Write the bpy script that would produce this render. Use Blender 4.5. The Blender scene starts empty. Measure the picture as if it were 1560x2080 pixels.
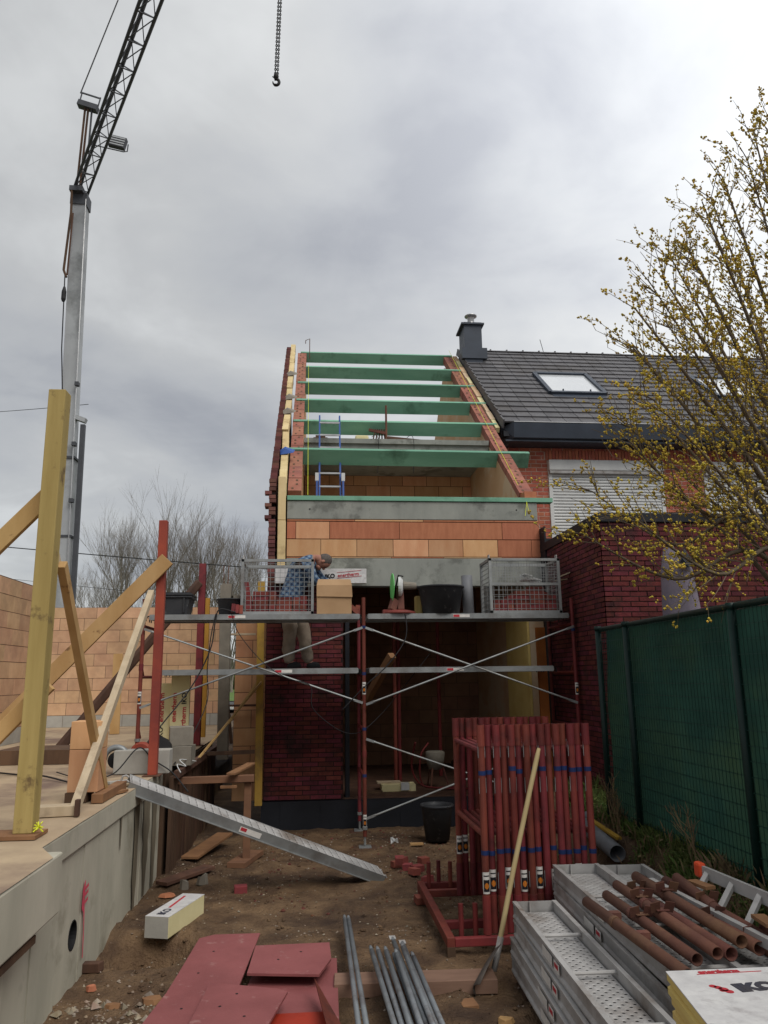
import bpy, math, random
from mathutils import Vector, Matrix, noise
random.seed(7)
S = bpy.context.scene
COL = S.collection
R_ = math.radians
# ------------------------------------------------------------------ camera
yaw, pit, rol = R_(5.5), R_(12.1), R_(0.7)
EYE = Vector((0, 0, 2.0))
F = Vector((math.sin(yaw)*math.cos(pit), math.cos(yaw)*math.cos(pit), math.sin(pit)))
A0 = Vector((math.cos(yaw), -math.sin(yaw), 0)); B0 = A0.cross(F)
AX = A0*math.cos(rol) - B0*math.sin(rol); BX = B0*math.cos(rol) + A0*math.sin(rol)
cd = bpy.data.cameras.new('camera'); cam = bpy.data.objects.new('camera', cd); COL.objects.link(cam)
cd.sensor_fit = 'HORIZONTAL'; cd.sensor_width = 36; cd.lens = 36; cd.clip_end = 2000; cd.clip_start = .05
cam.matrix_world = Matrix(((AX.x, BX.x, -F.x, EYE.x), (AX.y, BX.y, -F.y, EYE.y), (AX.z, BX.z, -F.z, EYE.z), (0, 0, 0, 1)))
S.camera = cam
# ------------------------------------------------------------------ sky: overcast, clouds over a Nishita sky
SUN_EL, SUN_AZ = R_(52), R_(150)      # soft light through the cloud, high behind the camera
W = bpy.data.worlds.new('World'); S.world = W; W.use_nodes = True
nt = W.node_tree; nt.nodes.clear(); N = nt.nodes.new; L = nt.links.new
out = N('ShaderNodeOutputWorld'); bg = N('ShaderNodeBackground'); bg.inputs['Strength'].default_value = .1
sky = N('ShaderNodeTexSky'); sky.sky_type = 'NISHITA'; sky.sun_disc = False; sky.sun_elevation = SUN_EL; sky.sun_rotation = SUN_AZ
tc = N('ShaderNodeTexCoord'); sep = N('ShaderNodeSeparateXYZ'); L(tc.outputs['Generated'], sep.inputs[0])
def M_(op, a, b=None, c=None):
    n = N('ShaderNodeMath'); n.operation = op
    for i, v in enumerate((a, b, c)):
        if v is None: continue
        if isinstance(v, (int, float)): n.inputs[i].default_value = v
        else: L(v, n.inputs[i])
    return n.outputs[0]
zz = M_('ADD', M_('MAXIMUM', sep.outputs['Z'], 0.0), .22)
cx, cy = M_('DIVIDE', sep.outputs['X'], zz), M_('DIVIDE', sep.outputs['Y'], zz)
comb = N('ShaderNodeCombineXYZ'); L(cx, comb.inputs[0]); L(cy, comb.inputs[1])
def wn(scale, det, rough, off=(0, 0, 0), dist=0):
    mp = N('ShaderNodeMapping'); mp.inputs['Location'].default_value = off; L(comb.outputs[0], mp.inputs[0])
    n = N('ShaderNodeTexNoise'); n.inputs['Scale'].default_value = scale; n.inputs['Detail'].default_value = det
    n.inputs['Roughness'].default_value = rough; n.inputs['Distortion'].default_value = dist
    L(mp.outputs[0], n.inputs['Vector']); return n.outputs['Fac']
n1 = wn(1.15, 6, .50, (2.3, 0.4, 0), .35); n2 = wn(3.0, 6, .55, (5.1, 1.7, 0), .4)
mixn = M_('ADD', M_('MULTIPLY', n1, .72), M_('MULTIPLY', n2, .28))
cr = N('ShaderNodeValToRGB'); L(mixn, cr.inputs[0])
e = cr.color_ramp.elements
e[0].position = .38; e[0].color = (3.05, 3.15, 3.4, 1); e[1].position = .63; e[1].color = (5.5, 5.6, 5.6, 1)
k = e.new(.46); k.color = (3.85, 3.95, 4.1, 1); k = e.new(.55); k.color = (4.5, 4.57, 4.6, 1)
# the cloud cover is brighter around the veiled sun
vm = N('ShaderNodeVectorMath'); vm.operation = 'DOT_PRODUCT'; L(tc.outputs['Generated'], vm.inputs[0])
ga, ge = R_(48), R_(44)
vm.inputs[1].default_value = (math.sin(ga)*math.cos(ge), math.cos(ga)*math.cos(ge), math.sin(ge))
glow = M_('POWER', M_('MAXIMUM', vm.outputs['Value'], 0.0), 7)
gain = M_('ADD', M_('MULTIPLY', glow, 1.25), .80)
vs = N('ShaderNodeVectorMath'); vs.operation = 'SCALE'; L(cr.outputs[0], vs.inputs[0]); L(gain, vs.inputs['Scale'])
mx = N('ShaderNodeMix'); mx.data_type = 'RGBA'; mx.inputs['Factor'].default_value = .93
L(sky.outputs[0], mx.inputs['A']); L(vs.outputs[0], mx.inputs['B'])
L(mx.outputs['Result'], bg.inputs['Color']); L(bg.outputs[0], out.inputs['Surface'])
sl = bpy.data.lights.new('sun', 'SUN'); sl.energy = 1.5; sl.angle = R_(35); sl.color = (1, .96, .9)
sun = bpy.data.objects.new('sun', sl); COL.objects.link(sun)
sd = Vector((math.sin(SUN_AZ)*math.cos(SUN_EL), math.cos(SUN_AZ)*math.cos(SUN_EL), math.sin(SUN_EL)))
sun.rotation_euler = sd.to_track_quat('Z', 'Y').to_euler()
S.view_settings.view_transform = 'Standard'; S.view_settings.look = 'None'
S.view_settings.exposure = 0.54; S.view_settings.gamma = 1
S.render.engine = 'CYCLES'

# ------------------------------------------------------------------ materials
MATS = {}
def mat(name, c1, c2=None, scale=6, rough=.8, bump=.2, bscale=None, metal=0, rnd=.0, c3=None, s3=1.5, t3=(.5, .7), stretch=None, spec=.3, trans=0, bdist=.004):
    """procedural: noise between two colours, per-piece brightness variation, a second stain colour, fine relief"""
    if name in MATS: return MATS[name]
    m = bpy.data.materials.new(name); m.use_nodes = True; t = m.node_tree; t.nodes.clear(); n = t.nodes.new; l = t.links.new
    o = n('ShaderNodeOutputMaterial'); b = n('ShaderNodeBsdfPrincipled'); l(b.outputs[0], o.inputs['Surface'])
    g = n('ShaderNodeNewGeometry'); vec = g.outputs['Position']
    if stretch:
        mp = n('ShaderNodeMapping'); mp.inputs['Scale'].default_value = stretch; l(vec, mp.inputs[0]); vec = mp.outputs[0]
    def nz(s, d=5, r=.6, v=None):
        k = n('ShaderNodeTexNoise'); k.inputs['Scale'].default_value = s; k.inputs['Detail'].default_value = d; k.inputs['Roughness'].default_value = r
        l(v or vec, k.inputs['Vector']); return k.outputs['Fac']
    def mixc(f, a, bb):
        k = n('ShaderNodeMix'); k.data_type = 'RGBA'
        if isinstance(f, float): k.inputs['Factor'].default_value = f
        else: l(f, k.inputs['Factor'])
        for s_, v in (('A', a), ('B', bb)):
            if isinstance(v, tuple): k.inputs[s_].default_value = (*v, 1)
            else: l(v, k.inputs[s_])
        return k.outputs['Result']
    def ramp(f, a, bb):
        k = n('ShaderNodeMapRange'); k.inputs['From Min'].default_value = a; k.inputs['From Max'].default_value = bb; l(f, k.inputs['Value']); return k.outputs[0]
    c2 = c2 or tuple(x*.8 for x in c1)
    col = mixc(ramp(nz(scale), .35, .65), tuple(c1), tuple(c2))
    if c3: col = mixc(ramp(nz(s3, 7, .65, g.outputs['Position']), *t3), col, tuple(c3))
    if rnd:
        oi = n('ShaderNodeObjectInfo'); ad = n('ShaderNodeMath'); ad.operation = 'ADD'; l(oi.outputs['Random'], ad.inputs[0]); l(g.outputs['Random Per Island'], ad.inputs[1])
        fr = n('ShaderNodeMath'); fr.operation = 'FRACT'; l(ad.outputs[0], fr.inputs[0])
        h = n('ShaderNodeHueSaturation'); l(col, h.inputs['Color'])
        mr = n('ShaderNodeMapRange'); mr.inputs['To Min'].default_value = 1-rnd; mr.inputs['To Max'].default_value = 1+rnd; l(fr.outputs[0], mr.inputs['Value']); l(mr.outputs[0], h.inputs['Value'])
        f2 = n('ShaderNodeMath'); f2.operation = 'MULTIPLY'; f2.inputs[1].default_value = 7.31; l(fr.outputs[0], f2.inputs[0])
        f3 = n('ShaderNodeMath'); f3.operation = 'FRACT'; l(f2.outputs[0], f3.inputs[0])
        m2 = n('ShaderNodeMapRange'); m2.inputs['To Min'].default_value = .5-rnd*.06; m2.inputs['To Max'].default_value = .5+rnd*.06; l(f3.outputs[0], m2.inputs['Value']); l(m2.outputs[0], h.inputs['Hue'])
        col = h.outputs[0]
    l(col, b.inputs['Base Color'])
    b.inputs['Roughness'].default_value = rough; b.inputs['Metallic'].default_value = metal; b.inputs['Specular IOR Level'].default_value = spec
    if rough < .75:
        rr = n('ShaderNodeMapRange'); rr.inputs['To Min'].default_value = max(rough-.12, .05); rr.inputs['To Max'].default_value = min(rough+.2, 1); l(nz(scale*1.7), rr.inputs['Value']); l(rr.outputs[0], b.inputs['Roughness'])
    if bump:
        bp = n('ShaderNodeBump'); bp.inputs['Strength'].default_value = bump; bp.inputs['Distance'].default_value = bdist
        l(nz(bscale or scale*6, 4, .6), bp.inputs['Height']); l(bp.outputs[0], b.inputs['Normal'])
    if trans:
        tr = n('ShaderNodeBsdfTranslucent'); l(col, tr.inputs['Color']); ms = n('ShaderNodeMixShader'); ms.inputs[0].default_value = trans
        l(b.outputs[0], ms.inputs[1]); l(tr.outputs[0], ms.inputs[2]); l(ms.outputs[0], o.inputs['Surface'])
    MATS[name] = m; return m
mud = mat('mud', (.195, .122, .066), (.09, .052, .029), 3.4, .8, 1, 34, c3=(.052, .030, .019), s3=1.1, t3=(.47, .66), bdist=.035)
conc = mat('concrete', (.50, .47, .38), (.40, .38, .305), 3, .85, .35, 30, c3=(.21, .19, .14), s3=1.7, t3=(.52, .72), stretch=(1, 1, .35))
concs = mat('concrete_slab', (.47, .36, .235), (.36, .27, .18), 2.2, .9, .35, 25, c3=(.19, .13, .10), s3=.7, t3=(.48, .66))
concb = mat('concrete_beam', (.30, .31, .28), (.215, .225, .205), 2.2, .85, .3, 30, c3=(.15, .155, .14), s3=2.4, t3=(.52, .62), stretch=(1, 1, .4))
clay = mat('clay_block', (.58, .33, .18), (.50, .25, .125), 5, .85, .3, 60, rnd=.16, stretch=(1, 1, .3))
clayr = mat('clay_block_red', (.46, .175, .095), (.38, .135, .072), 5, .85, .3, 60, rnd=.10, stretch=(3, 3, .6))
clayd = mat('clay_block_pale', (.66, .42, .25), (.55, .33, .195), 4, .88, .3, 60, rnd=.13, c3=(.42, .26, .16), s3=1.3)
claydk = mat('shaded_clay', (.28, .155, .095), (.22, .12, .075), 4, .9, .3, 60, rnd=.12)  # same clay, darkened in colour to carry the shade of the room
clayj = mat('clay_joint', (.15, .09, .06), (.11, .07, .045), 9, .95, .2)
plaster = mat('party_wall_plaster', (.58, .40, .25), (.50, .32, .18), 1.2, .9, .2, 20, c3=(.56, .43, .29), s3=.9, t3=(.5, .56))
dbrick = mat('dark_red_brick', (.125, .022, .024), (.078, .014, .016), 9, .82, .7, 50, rnd=.30, c3=(.035, .014, .014), s3=2.2, t3=(.55, .68), bdist=.006)
dmort = mat('dark_mortar', (.028, .014, .013), None, 8, .95, .3)
nbrick = mat('light_red_brick', (.40, .125, .075), (.31, .085, .055), 8, .85, .4, 60, rnd=.16)
nmort = mat('pale_mortar', (.50, .34, .28), None, 8, .95, .2)
tile = mat('roof_tile_slate', (.12, .118, .124), (.09, .088, .095), 3, .62, .25, 30, rnd=.14, c3=(.085, .078, .075), s3=.8)
black = mat('black_bitumen', (.008, .009, .013), (.014, .016, .022), 2, .55, .4, 12)
navy = mat('dark_grey_metal', (.048, .060, .082), None, 3, .45, .1)
white = mat('white_pvc', (.60, .61, .60), (.52, .53, .53), 3, .5, .05)
green = mat('green_timber', (.20, .41, .30), (.145, .33, .235), 3, .75, .3, 40, stretch=(.25, 1, 1), rnd=.12, c3=(.055, .13, .085), s3=1.2, t3=(.55, .72))
yins = mat('yellow_foam', (.72, .56, .20), (.64, .47, .15), 3, .85, .25, 30, rnd=.08)
yins3 = mat('weathered_pale_foam', (.66, .53, .29), (.56, .43, .21), 3, .85, .3, 30, rnd=.08, c3=(.40, .30, .16), s3=3, t3=(.55, .7))
rakeclay = mat('rake_clay', (.34, .145, .10), (.27, .105, .075), 5, .85, .3, 60, rnd=.15, c3=(.20, .09, .07), s3=4)
leafbrick = mat('weathered_mauve_brick', (.16, .062, .052), (.11, .042, .038), 9, .85, .5, 50, rnd=.3)
yins2 = mat('pale_yellow_foam', (.72, .65, .38), (.64, .57, .31), 3, .85, .3, 40)
foil = mat('white_foil', (.62, .61, .60), (.50, .49, .49), 14, .42, .5, 40, c3=(.36, .34, .34), s3=9, t3=(.55, .7))
redpaint = mat('red_oxide_paint', (.185, .034, .028), (.125, .024, .022), 5, .55, .25, 40, rnd=.2, c3=(.075, .022, .02), s3=5, t3=(.55, .72))
redprop = mat('orange_red_paint', (.34, .065, .035), (.24, .045, .03), 2.5, .6, .2, 30, c3=(.17, .035, .03), s3=1.4)
galv = mat('galvanised_steel', (.33, .345, .345), (.25, .262, .265), 5, .5, .15, 30, metal=.55, rnd=.08, c3=(.20, .19, .18), s3=3)
galvd = mat('dirty_galvanised_steel', (.46, .45, .44), (.36, .35, .34), 5, .58, .2, 30, metal=.25, rnd=.06, c3=(.20, .165, .14), s3=2.4, t3=(.5, .7))
rust = mat('rusty_steel', (.145, .062, .042), (.10, .044, .034), 4, .85, .5, 50, rnd=.25, c3=(.17, .085, .05), s3=3)
board = mat('red_painted_board', (.27, .085, .085), (.215, .066, .066), 2.5, .62, .3, 60, c3=(.38, .22, .20), s3=7, t3=(.60, .74))
hose = mat('dull_red_hose', (.16, .02, .02), None, 5, .6, 0)
boardb = mat('bright_red_board', (.34, .032, .014), (.26, .025, .012), 3, .5, .2, 50)
timy = mat('yellow_green_timber', (.42, .32, .12), (.32, .235, .08), 2.5, .8, .3, 40, stretch=(3, 3, .25), c3=(.15, .10, .045), s3=5.5, t3=(.60, .70))
timl = mat('light_timber', (.52, .34, .15), (.42, .255, .10), 3, .8, .3, 40, stretch=(1.2, 1.2, .4), rnd=.1, c3=(.20, .11, .05), s3=7, t3=(.64, .72))
timp = mat('pale_timber', (.52, .42, .29), (.42, .33, .22), 4, .85, .3, 40, stretch=(2, 2, .4), c3=(.30, .23, .16), s3=4, t3=(.58, .72))
timd = mat('dark_wet_timber', (.115, .062, .038), (.065, .036, .024), 3, .75, .4, 30, stretch=(2, 2, .4), rnd=.2)
timo = mat('orange_timber', (.27, .14, .065), (.20, .10, .05), 3, .8, .3, 30, stretch=(2, 2, .4))
aac = mat('aerated_concrete', (.42, .405, .36), (.36, .345, .31), 5, .95, .4, 70, rnd=.06)
grey = mat('grey_block', (.25, .225, .185), (.19, .17, .14), 6, .95, .4, 60, rnd=.08)
blackp = mat('black_plastic', (.020, .022, .026), (.035, .036, .04), 4, .55, .1, c3=(.11, .11, .11), s3=9, t3=(.6, .72))
greyp = mat('grey_plastic_pipe', (.17, .175, .19), (.12, .125, .135), 4, .5, .1)
card = mat('cardboard', (.42, .27, .15), (.36, .225, .12), 2.5, .9, .1)
wblack = mat('black_rubber', (.012, .012, .013), None, 4, .6, 0)
stick = mat('white_label', (.72, .70, .66), (.6, .58, .55), 20, .5, 0)
inkk = mat('black_ink', (.015, .014, .018), None, 4, .6, 0)
inkn = mat('dark_blue_ink', (.03, .035, .06), (.05, .045, .05), 14, .6, 0)
inkr = mat('red_ink', (.50, .035, .05), None, 4, .6, 0)
inko = mat('orange_ink', (.65, .2, .02), None, 4, .6, 0)
pink = mat('pink_marking_paint', (.70, .05, .12), (.50, .10, .12), 18, .7, 0)
blue = mat('blue_paint', (.03, .09, .32), None, 5, .5, 0)
bluet = mat('blue_tape', (.012, .03, .12), None, 8, .5, 0)
tarp = mat('grey_purple_cloth', (.22, .19, .235), (.16, .14, .18), 3, .7, .3, 20)
fwire = mat('green_wire', (.010, .045, .034), None, 4, .5, 0)
fpost = mat('dark_green_metal', (.004, .022, .018), None, 4, .45, .05)
netm = mat('green_shade_net', (.028, .084, .063), (.018, .054, .043), 2.5, .85, .5, 160, c3=(.050, .095, .050), s3=.9, t3=(.45, .7), trans=.45)
bark = mat('grey_bark', (.24, .21, .18), (.18, .155, .13), 6, .9, .3)
barky = mat('shrub_bark', (.135, .105, .07), (.085, .065, .045), 8, .9, .3, rnd=.1)
bloss = mat('yellow_blossom', (.66, .50, .07), (.48, .37, .06), 9, .8, 0, rnd=.3, trans=.25)
leaf = mat('weed_leaf', (.085, .145, .032), (.12, .14, .04), 5, .7, 0, rnd=.4, trans=.25)
straw = mat('dry_stalk', (.20, .14, .075), None, 5, .8, 0, rnd=.3)
grass = mat('distant_grass', (.10, .17, .03), (.07, .12, .03), .7, .9, 0)
asph = mat('asphalt', (.07, .07, .07), None, 4, .9, .2)
wire = mat('dark_cable', (.02, .02, .022), None, 4, .6, 0)
crane_m = mat('crane_grey_paint', (.40, .42, .43), (.35, .365, .375), 1, .5, .05, c3=(.16, .17, .17), s3=.6)
crane_d = mat('crane_dark_steel', (.075, .08, .09), None, 3, .6, .1)
skin = mat('skin', (.36, .17, .12), (.30, .14, .10), 12, .6, .1)
trou = mat('beige_work_trousers', (.25, .20, .155), (.175, .14, .105), 6, .9, .3, 30, c3=(.10, .08, .06), s3=4)
hair = mat('grey_hair', (.12, .10, .09), (.07, .06, .055), 40, .9, .3)
silver = mat('silver_metal', (.5, .5, .5), None, 6, .35, .05, metal=.9)
teal = mat('teal_plastic', (.02, .13, .14), None, 6, .45, 0)
neon = mat('neon_green_plastic', (.16, .62, .17), None, 6, .5, 0)
orange = mat('orange_plastic', (.75, .09, .03), None, 6, .5, 0)
ystr = mat('yellow_string', (.75, .8, .05), None, 6, .6, 0)
stone = mat('rubble_stone', (.22, .16, .11), (.30, .26, .21), 11, .95, .3, rnd=.35)
redst = mat('brick_crumb', (.13, .045, .032), None, 11, .95, .3, rnd=.35)
bandm = mat('person_dark', (.02, .02, .022), None, 6, .8, 0)
# plaid shirt: woven checks in the cloth's own coordinates
def plaid():
    m = bpy.data.materials.new('blue_plaid_cloth'); m.use_nodes = True; t = m.node_tree; n = t.nodes.new; l = t.links.new; b = t.nodes['Principled BSDF']
    c = n('ShaderNodeTexCoord'); mp = n('ShaderNodeMapping'); mp.inputs['Rotation'].default_value = (0, R_(-35), 0); l(c.outputs['Object'], mp.inputs[0])
    s = n('ShaderNodeSeparateXYZ'); l(mp.outputs[0], s.inputs[0]); o = []
    for ax in ('X', 'Z'):
        a = n('ShaderNodeMath'); a.operation = 'MULTIPLY'; a.inputs[1].default_value = 2*math.pi/.062; l(s.outputs[ax], a.inputs[0])
        k = n('ShaderNodeMath'); k.operation = 'SINE'; l(a.outputs[0], k.inputs[0]); q = n('ShaderNodeMath'); q.operation = 'GREATER_THAN'; q.inputs[1].default_value = .1; l(k.outputs[0], q.inputs[0]); o.append(q.outputs[0])
    ad = n('ShaderNodeMath'); l(o[0], ad.inputs[0]); l(o[1], ad.inputs[1]); dv = n('ShaderNodeMath'); dv.operation = 'MULTIPLY'; dv.inputs[1].default_value = .5; l(ad.outputs[0], dv.inputs[0])
    r = n('ShaderNodeValToRGB'); l(dv.outputs[0], r.inputs[0]); e = r.color_ramp.elements; e[0].color = (.16, .22, .29, 1); e[1].color = (.018, .035, .085, 1); k = e.new(.5); k.color = (.06, .11, .19, 1)
    l(r.outputs[0], b.inputs['Base Color']); b.inputs['Roughness'].default_value = .9; return m
plaidm = plaid()

# ------------------------------------------------------------------ helpers
WL = {}            # world location of every object
def link(o, parent, loc):
    loc = Vector(loc); COL.objects.link(o); WL[o.name] = loc
    if parent is not None: o.parent = parent; o.location = loc - WL[parent.name]
    else: o.location = loc
    return o
def tag(o, label, cat, group=None, kind=None):
    if label: o['label'] = label
    if cat: o['category'] = cat
    if group: o['group'] = group
    if kind: o['kind'] = kind
    return o
def thing(name, label, cat, loc, group=None):
    o = bpy.data.objects.new(name, None); o.empty_display_size = .2
    return tag(link(o, None, loc), label, cat, group)
def ordn(i): return ('first', 'second', 'third', 'fourth', 'fifth', 'sixth', 'seventh', 'eighth', 'ninth', 'tenth', 'eleventh', 'twelfth', 'thirteenth', 'fourteenth', 'fifteenth', 'sixteenth')[i]
class MB:
    def __init__(s): s.v = []; s.f = []
    def add(s, vs, fs):
        b = len(s.v); s.v += [Vector(q) for q in vs]; s.f += [tuple(i+b for i in f) for f in fs]; return s
    def box(s, c, d, rot=None):
        c = Vector(c); h = [x/2 for x in d]; vs = []
        for z in (-1, 1):
            for y in (-1, 1):
                for x in (-1, 1):
                    p = Vector((x*h[0], y*h[1], z*h[2])); vs.append(c+(rot @ p if rot else p))
        return s.add(vs, [(0, 2, 3, 1), (4, 5, 7, 6), (0, 1, 5, 4), (2, 6, 7, 3), (0, 4, 6, 2), (1, 3, 7, 5)])
    def bb(s, a, b):
        return s.box([(x+y)/2 for x, y in zip(a, b)], [abs(y-x) for x, y in zip(a, b)])
    def bar(s, a, b, w, h, up=(0, 0, 1)):       # box beam from a to b: w sideways, h along 'up'
        a, b = Vector(a), Vector(b); d = b-a; z = d.normalized(); x = Vector(up).cross(z)
        if x.length < 1e-4: x = Vector((1, 0, 0)).cross(z)
        x.normalize(); y = z.cross(x); m = Matrix((x, y, z)).transposed()
        return s.box((a+b)/2, (w, h, d.length), m)
    def tube(s, pts, r, n=8, cap=True):
        pts = [Vector(p) for p in pts]; rs = r if isinstance(r, (list, tuple)) else [r]*len(pts); b = len(s.v)
        d0 = (pts[1]-pts[0]).normalized(); x = d0.orthogonal().normalized()
        for i, p in enumerate(pts):
            d = (pts[min(i+1, len(pts)-1)]-pts[max(i-1, 0)]).normalized(); x = (x-d*x.dot(d))
            if x.length < 1e-5: x = d.orthogonal()
            x.normalize(); y = d.cross(x)
            for k in range(n):
                a = 2*math.pi*k/n; s.v.append(p+(x*math.cos(a)+y*math.sin(a))*rs[i])
        for i in range(len(pts)-1):
            for k in range(n):
                s.f.append((b+i*n+k, b+i*n+(k+1) % n, b+(i+1)*n+(k+1) % n, b+(i+1)*n+k))
        if cap: s.f.append(tuple(b+k for k in range(n))[::-1]); s.f.append(tuple(b+(len(pts)-1)*n+k for k in range(n)))
        return s
    def pipe(s, a, b, r, th, n=14):              # hollow pipe
        a, b = Vector(a), Vector(b); d = (b-a).normalized(); x = d.orthogonal().normalized(); y = d.cross(x); base = len(s.v)
        for p, rr in ((a, r), (b, r), (b, r-th), (a, r-th)):
            for k in range(n):
                t = 2*math.pi*k/n; s.v.append(p+(x*math.cos(t)+y*math.sin(t))*rr)
        for i in range(4):
            j = (i+1) % 4
            for k in range(n): s.f.append((base+i*n+k, base+i*n+(k+1) % n, base+j*n+(k+1) % n, base+j*n+k))
        return s
    def prism(s, poly, axis, a, b):              # poly in the two other axes, extruded along axis
        n = len(poly); vs = []
        for t in (a, b):
            for (p, q) in poly:
                vs.append({'x': (t, p, q), 'y': (p, t, q), 'z': (p, q, t)}[axis])
        return s.add(vs, [tuple(range(n))[::-1], tuple(range(n, 2*n))]+[(i, (i+1) % n, (i+1) % n+n, i+n) for i in range(n)])
    def lathe(s, c, prof, n=20, ax=None):
        c = Vector(c); b = len(s.v)
        q = ax or Matrix.Identity(3)
        for (r, z) in prof:
            for k in range(n):
                a = 2*math.pi*k/n; s.v.append(c+q @ Vector((r*math.cos(a), r*math.sin(a), z)))
        for i in range(len(prof)-1):
            for k in range(n): s.f.append((b+i*n+k, b+i*n+(k+1) % n, b+(i+1)*n+(k+1) % n, b+(i+1)*n+k))
        return s
    def build(s, name, m, parent=None, smooth=False, origin=None, label=None, kind=None, bevel=0):
        me = bpy.data.meshes.new(name)
        if origin is None:
            lo = [min(v[i] for v in s.v) for i in range(3)]; hi = [max(v[i] for v in s.v) for i in range(3)]
            origin = Vector(((lo[0]+hi[0])/2, (lo[1]+hi[1])/2, lo[2]))
        origin = Vector(origin)
        me.from_pydata([tuple(v-origin) for v in s.v], [], s.f); me.update(); me.materials.append(m)
        if smooth: me.polygons.foreach_set('use_smooth', [True]*len(me.polygons))
        o = bpy.data.objects.new(name, me); link(o, parent, origin)
        if bevel:
            bv = o.modifiers.new('bevel', 'BEVEL'); bv.width = bevel; bv.segments = 2; bv.limit_method = 'ANGLE'; bv.angle_limit = R_(40)
        if label: o['label'] = label
        if kind: o['kind'] = kind
        return o
CUBES = {}
def cube_mesh(m):
    if m.name not in CUBES:
        me = bpy.data.meshes.new('piece_'+m.name); b = MB().box((0, 0, 0), (1, 1, 1)); me.from_pydata([tuple(v) for v in b.v], [], b.f); me.materials.append(m); CUBES[m.name] = me
    return CUBES[m.name]
def piece(name, c, d, m, parent, rot=None):
    o = bpy.data.objects.new(name, cube_mesh(m)); link(o, parent, c); o.scale = d
    if rot is not None: o.rotation_euler = rot.to_euler()
    return o
def finish(name, lst, parent, limit=300, key=None):
    """lst: (centre, dims, material, rot): the nearest 'limit' become parts, the rest one joined part"""
    key = key or (lambda q: (Vector(q[0])-EYE).length)
    lst = sorted(lst, key=key)
    for c, d, m, r in lst[:limit]: piece(name, c, d, m, parent, r)
    rest = {}
    for c, d, m, r in lst[limit:]:
        rest.setdefault(m.name, (m, MB()))[1].box(c, d, r)
    for m, b in rest.values(): b.build(name, m, parent, kind='stuff')
def masonry(O, u, n, L_, H, bl, bh, jt, m, out, back=None, T=.1, holes=(), top=None, proud=.006, half=0, ms=None, jit=.003):
    """running bond on plane through O, u along, n outward; appends brick boxes to out and backing cells to back"""
    O, u, n = Vector(O), Vector(u).normalized(), Vector(n).normalized(); w = Vector((0, 0, 1)); rot = Matrix((u, n, w)).transposed()
    for r in range(int(math.ceil(H/bh-1e-6))):
        v0, v1 = r*bh, min((r+1)*bh, H); vm_ = (v0+v1)/2
        segs = [(0, L_)]
        if top: segs = top(vm_)
        for (ha, hb, hc, hd) in holes:
            if hc-1e-6 < vm_ < hd+1e-6:
                ns = []
                for (a, b) in segs:
                    if hb <= a or ha >= b: ns.append((a, b)); continue
                    if a < ha: ns.append((a, ha))
                    if b > hb: ns.append((hb, b))
                segs = ns
        for (a, b) in segs:
            if back is not None: back.box(O+u*(a+b)/2+w*vm_-n*(T/2), (b-a, T, v1-v0), rot)
            x = math.floor(a/bl)*bl - ((r+half) % 2)*bl/2
            while x < b:
                p, q = max(x, a), min(x+bl, b); x += bl
                if q-p < .03: continue
                k = random.uniform(-jit, jit); mm = ms() if ms else m
                out.append((O+u*(p+q)/2+w*vm_+n*(proud-.02+k), (q-p-jt, .04, v1-v0-jt), mm, rot))
def text(s, size, m, parent, M, name='lettering', label=None, bold=0, ext=.001):
    cu = bpy.data.curves.new('tmp', 'FONT'); cu.body = s; cu.size = size; cu.extrude = ext; cu.offset = bold; cu.resolution_u = 3
    t = bpy.data.objects.new('tmp', cu); COL.objects.link(t); bpy.context.view_layer.update()
    me = bpy.data.meshes.new_from_object(t.evaluated_get(bpy.context.evaluated_depsgraph_get())); bpy.data.objects.remove(t)
    me.transform(M.to_3x3().to_4x4()); me.materials.clear(); me.materials.append(m)
    o = bpy.data.objects.new(name, me); link(o, parent, M.to_translation()); return o
def frame3(o, x, y):       # matrix with origin o, x and y axes (for flat print)
    x = Vector(x).normalized(); y = Vector(y); y = (y-x*x.dot(y)).normalized(); z = x.cross(y)
    m = Matrix((x, y, z)).transposed().to_4x4(); m.translation = Vector(o); return m
def instance(root, delta, label=None):
    """copy a thing with its parts and sub-parts, shifted"""
    def cp(o, par):
        c = o.copy(); COL.objects.link(c)
        if par: c.parent = par
        for ch in o.children: cp(ch, c)
        return c
    r = cp(root, None); r.location = root.location + Vector(delta)
    if label: r['label'] = label
    return r
def sag(a, b, s, n=14):
    a, b = Vector(a), Vector(b); return [a.lerp(b, i/n)-Vector((0, 0, s*4*(i/n)*(1-i/n))) for i in range(n+1)]
def smooth_pts(ps, n=6):
    ps = [Vector(p) for p in ps]; o = []
    for i in range(len(ps)-1):
        p0, p1, p2, p3 = ps[max(i-1, 0)], ps[i], ps[i+1], ps[min(i+2, len(ps)-1)]
        for k in range(n):
            t = k/n; o.append(.5*((2*p1)+(p2-p0)*t+(2*p0-5*p1+4*p2-p3)*t*t+(3*p1-p0-3*p2+p3)*t**3))
    return o+[ps[-1]]
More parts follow.
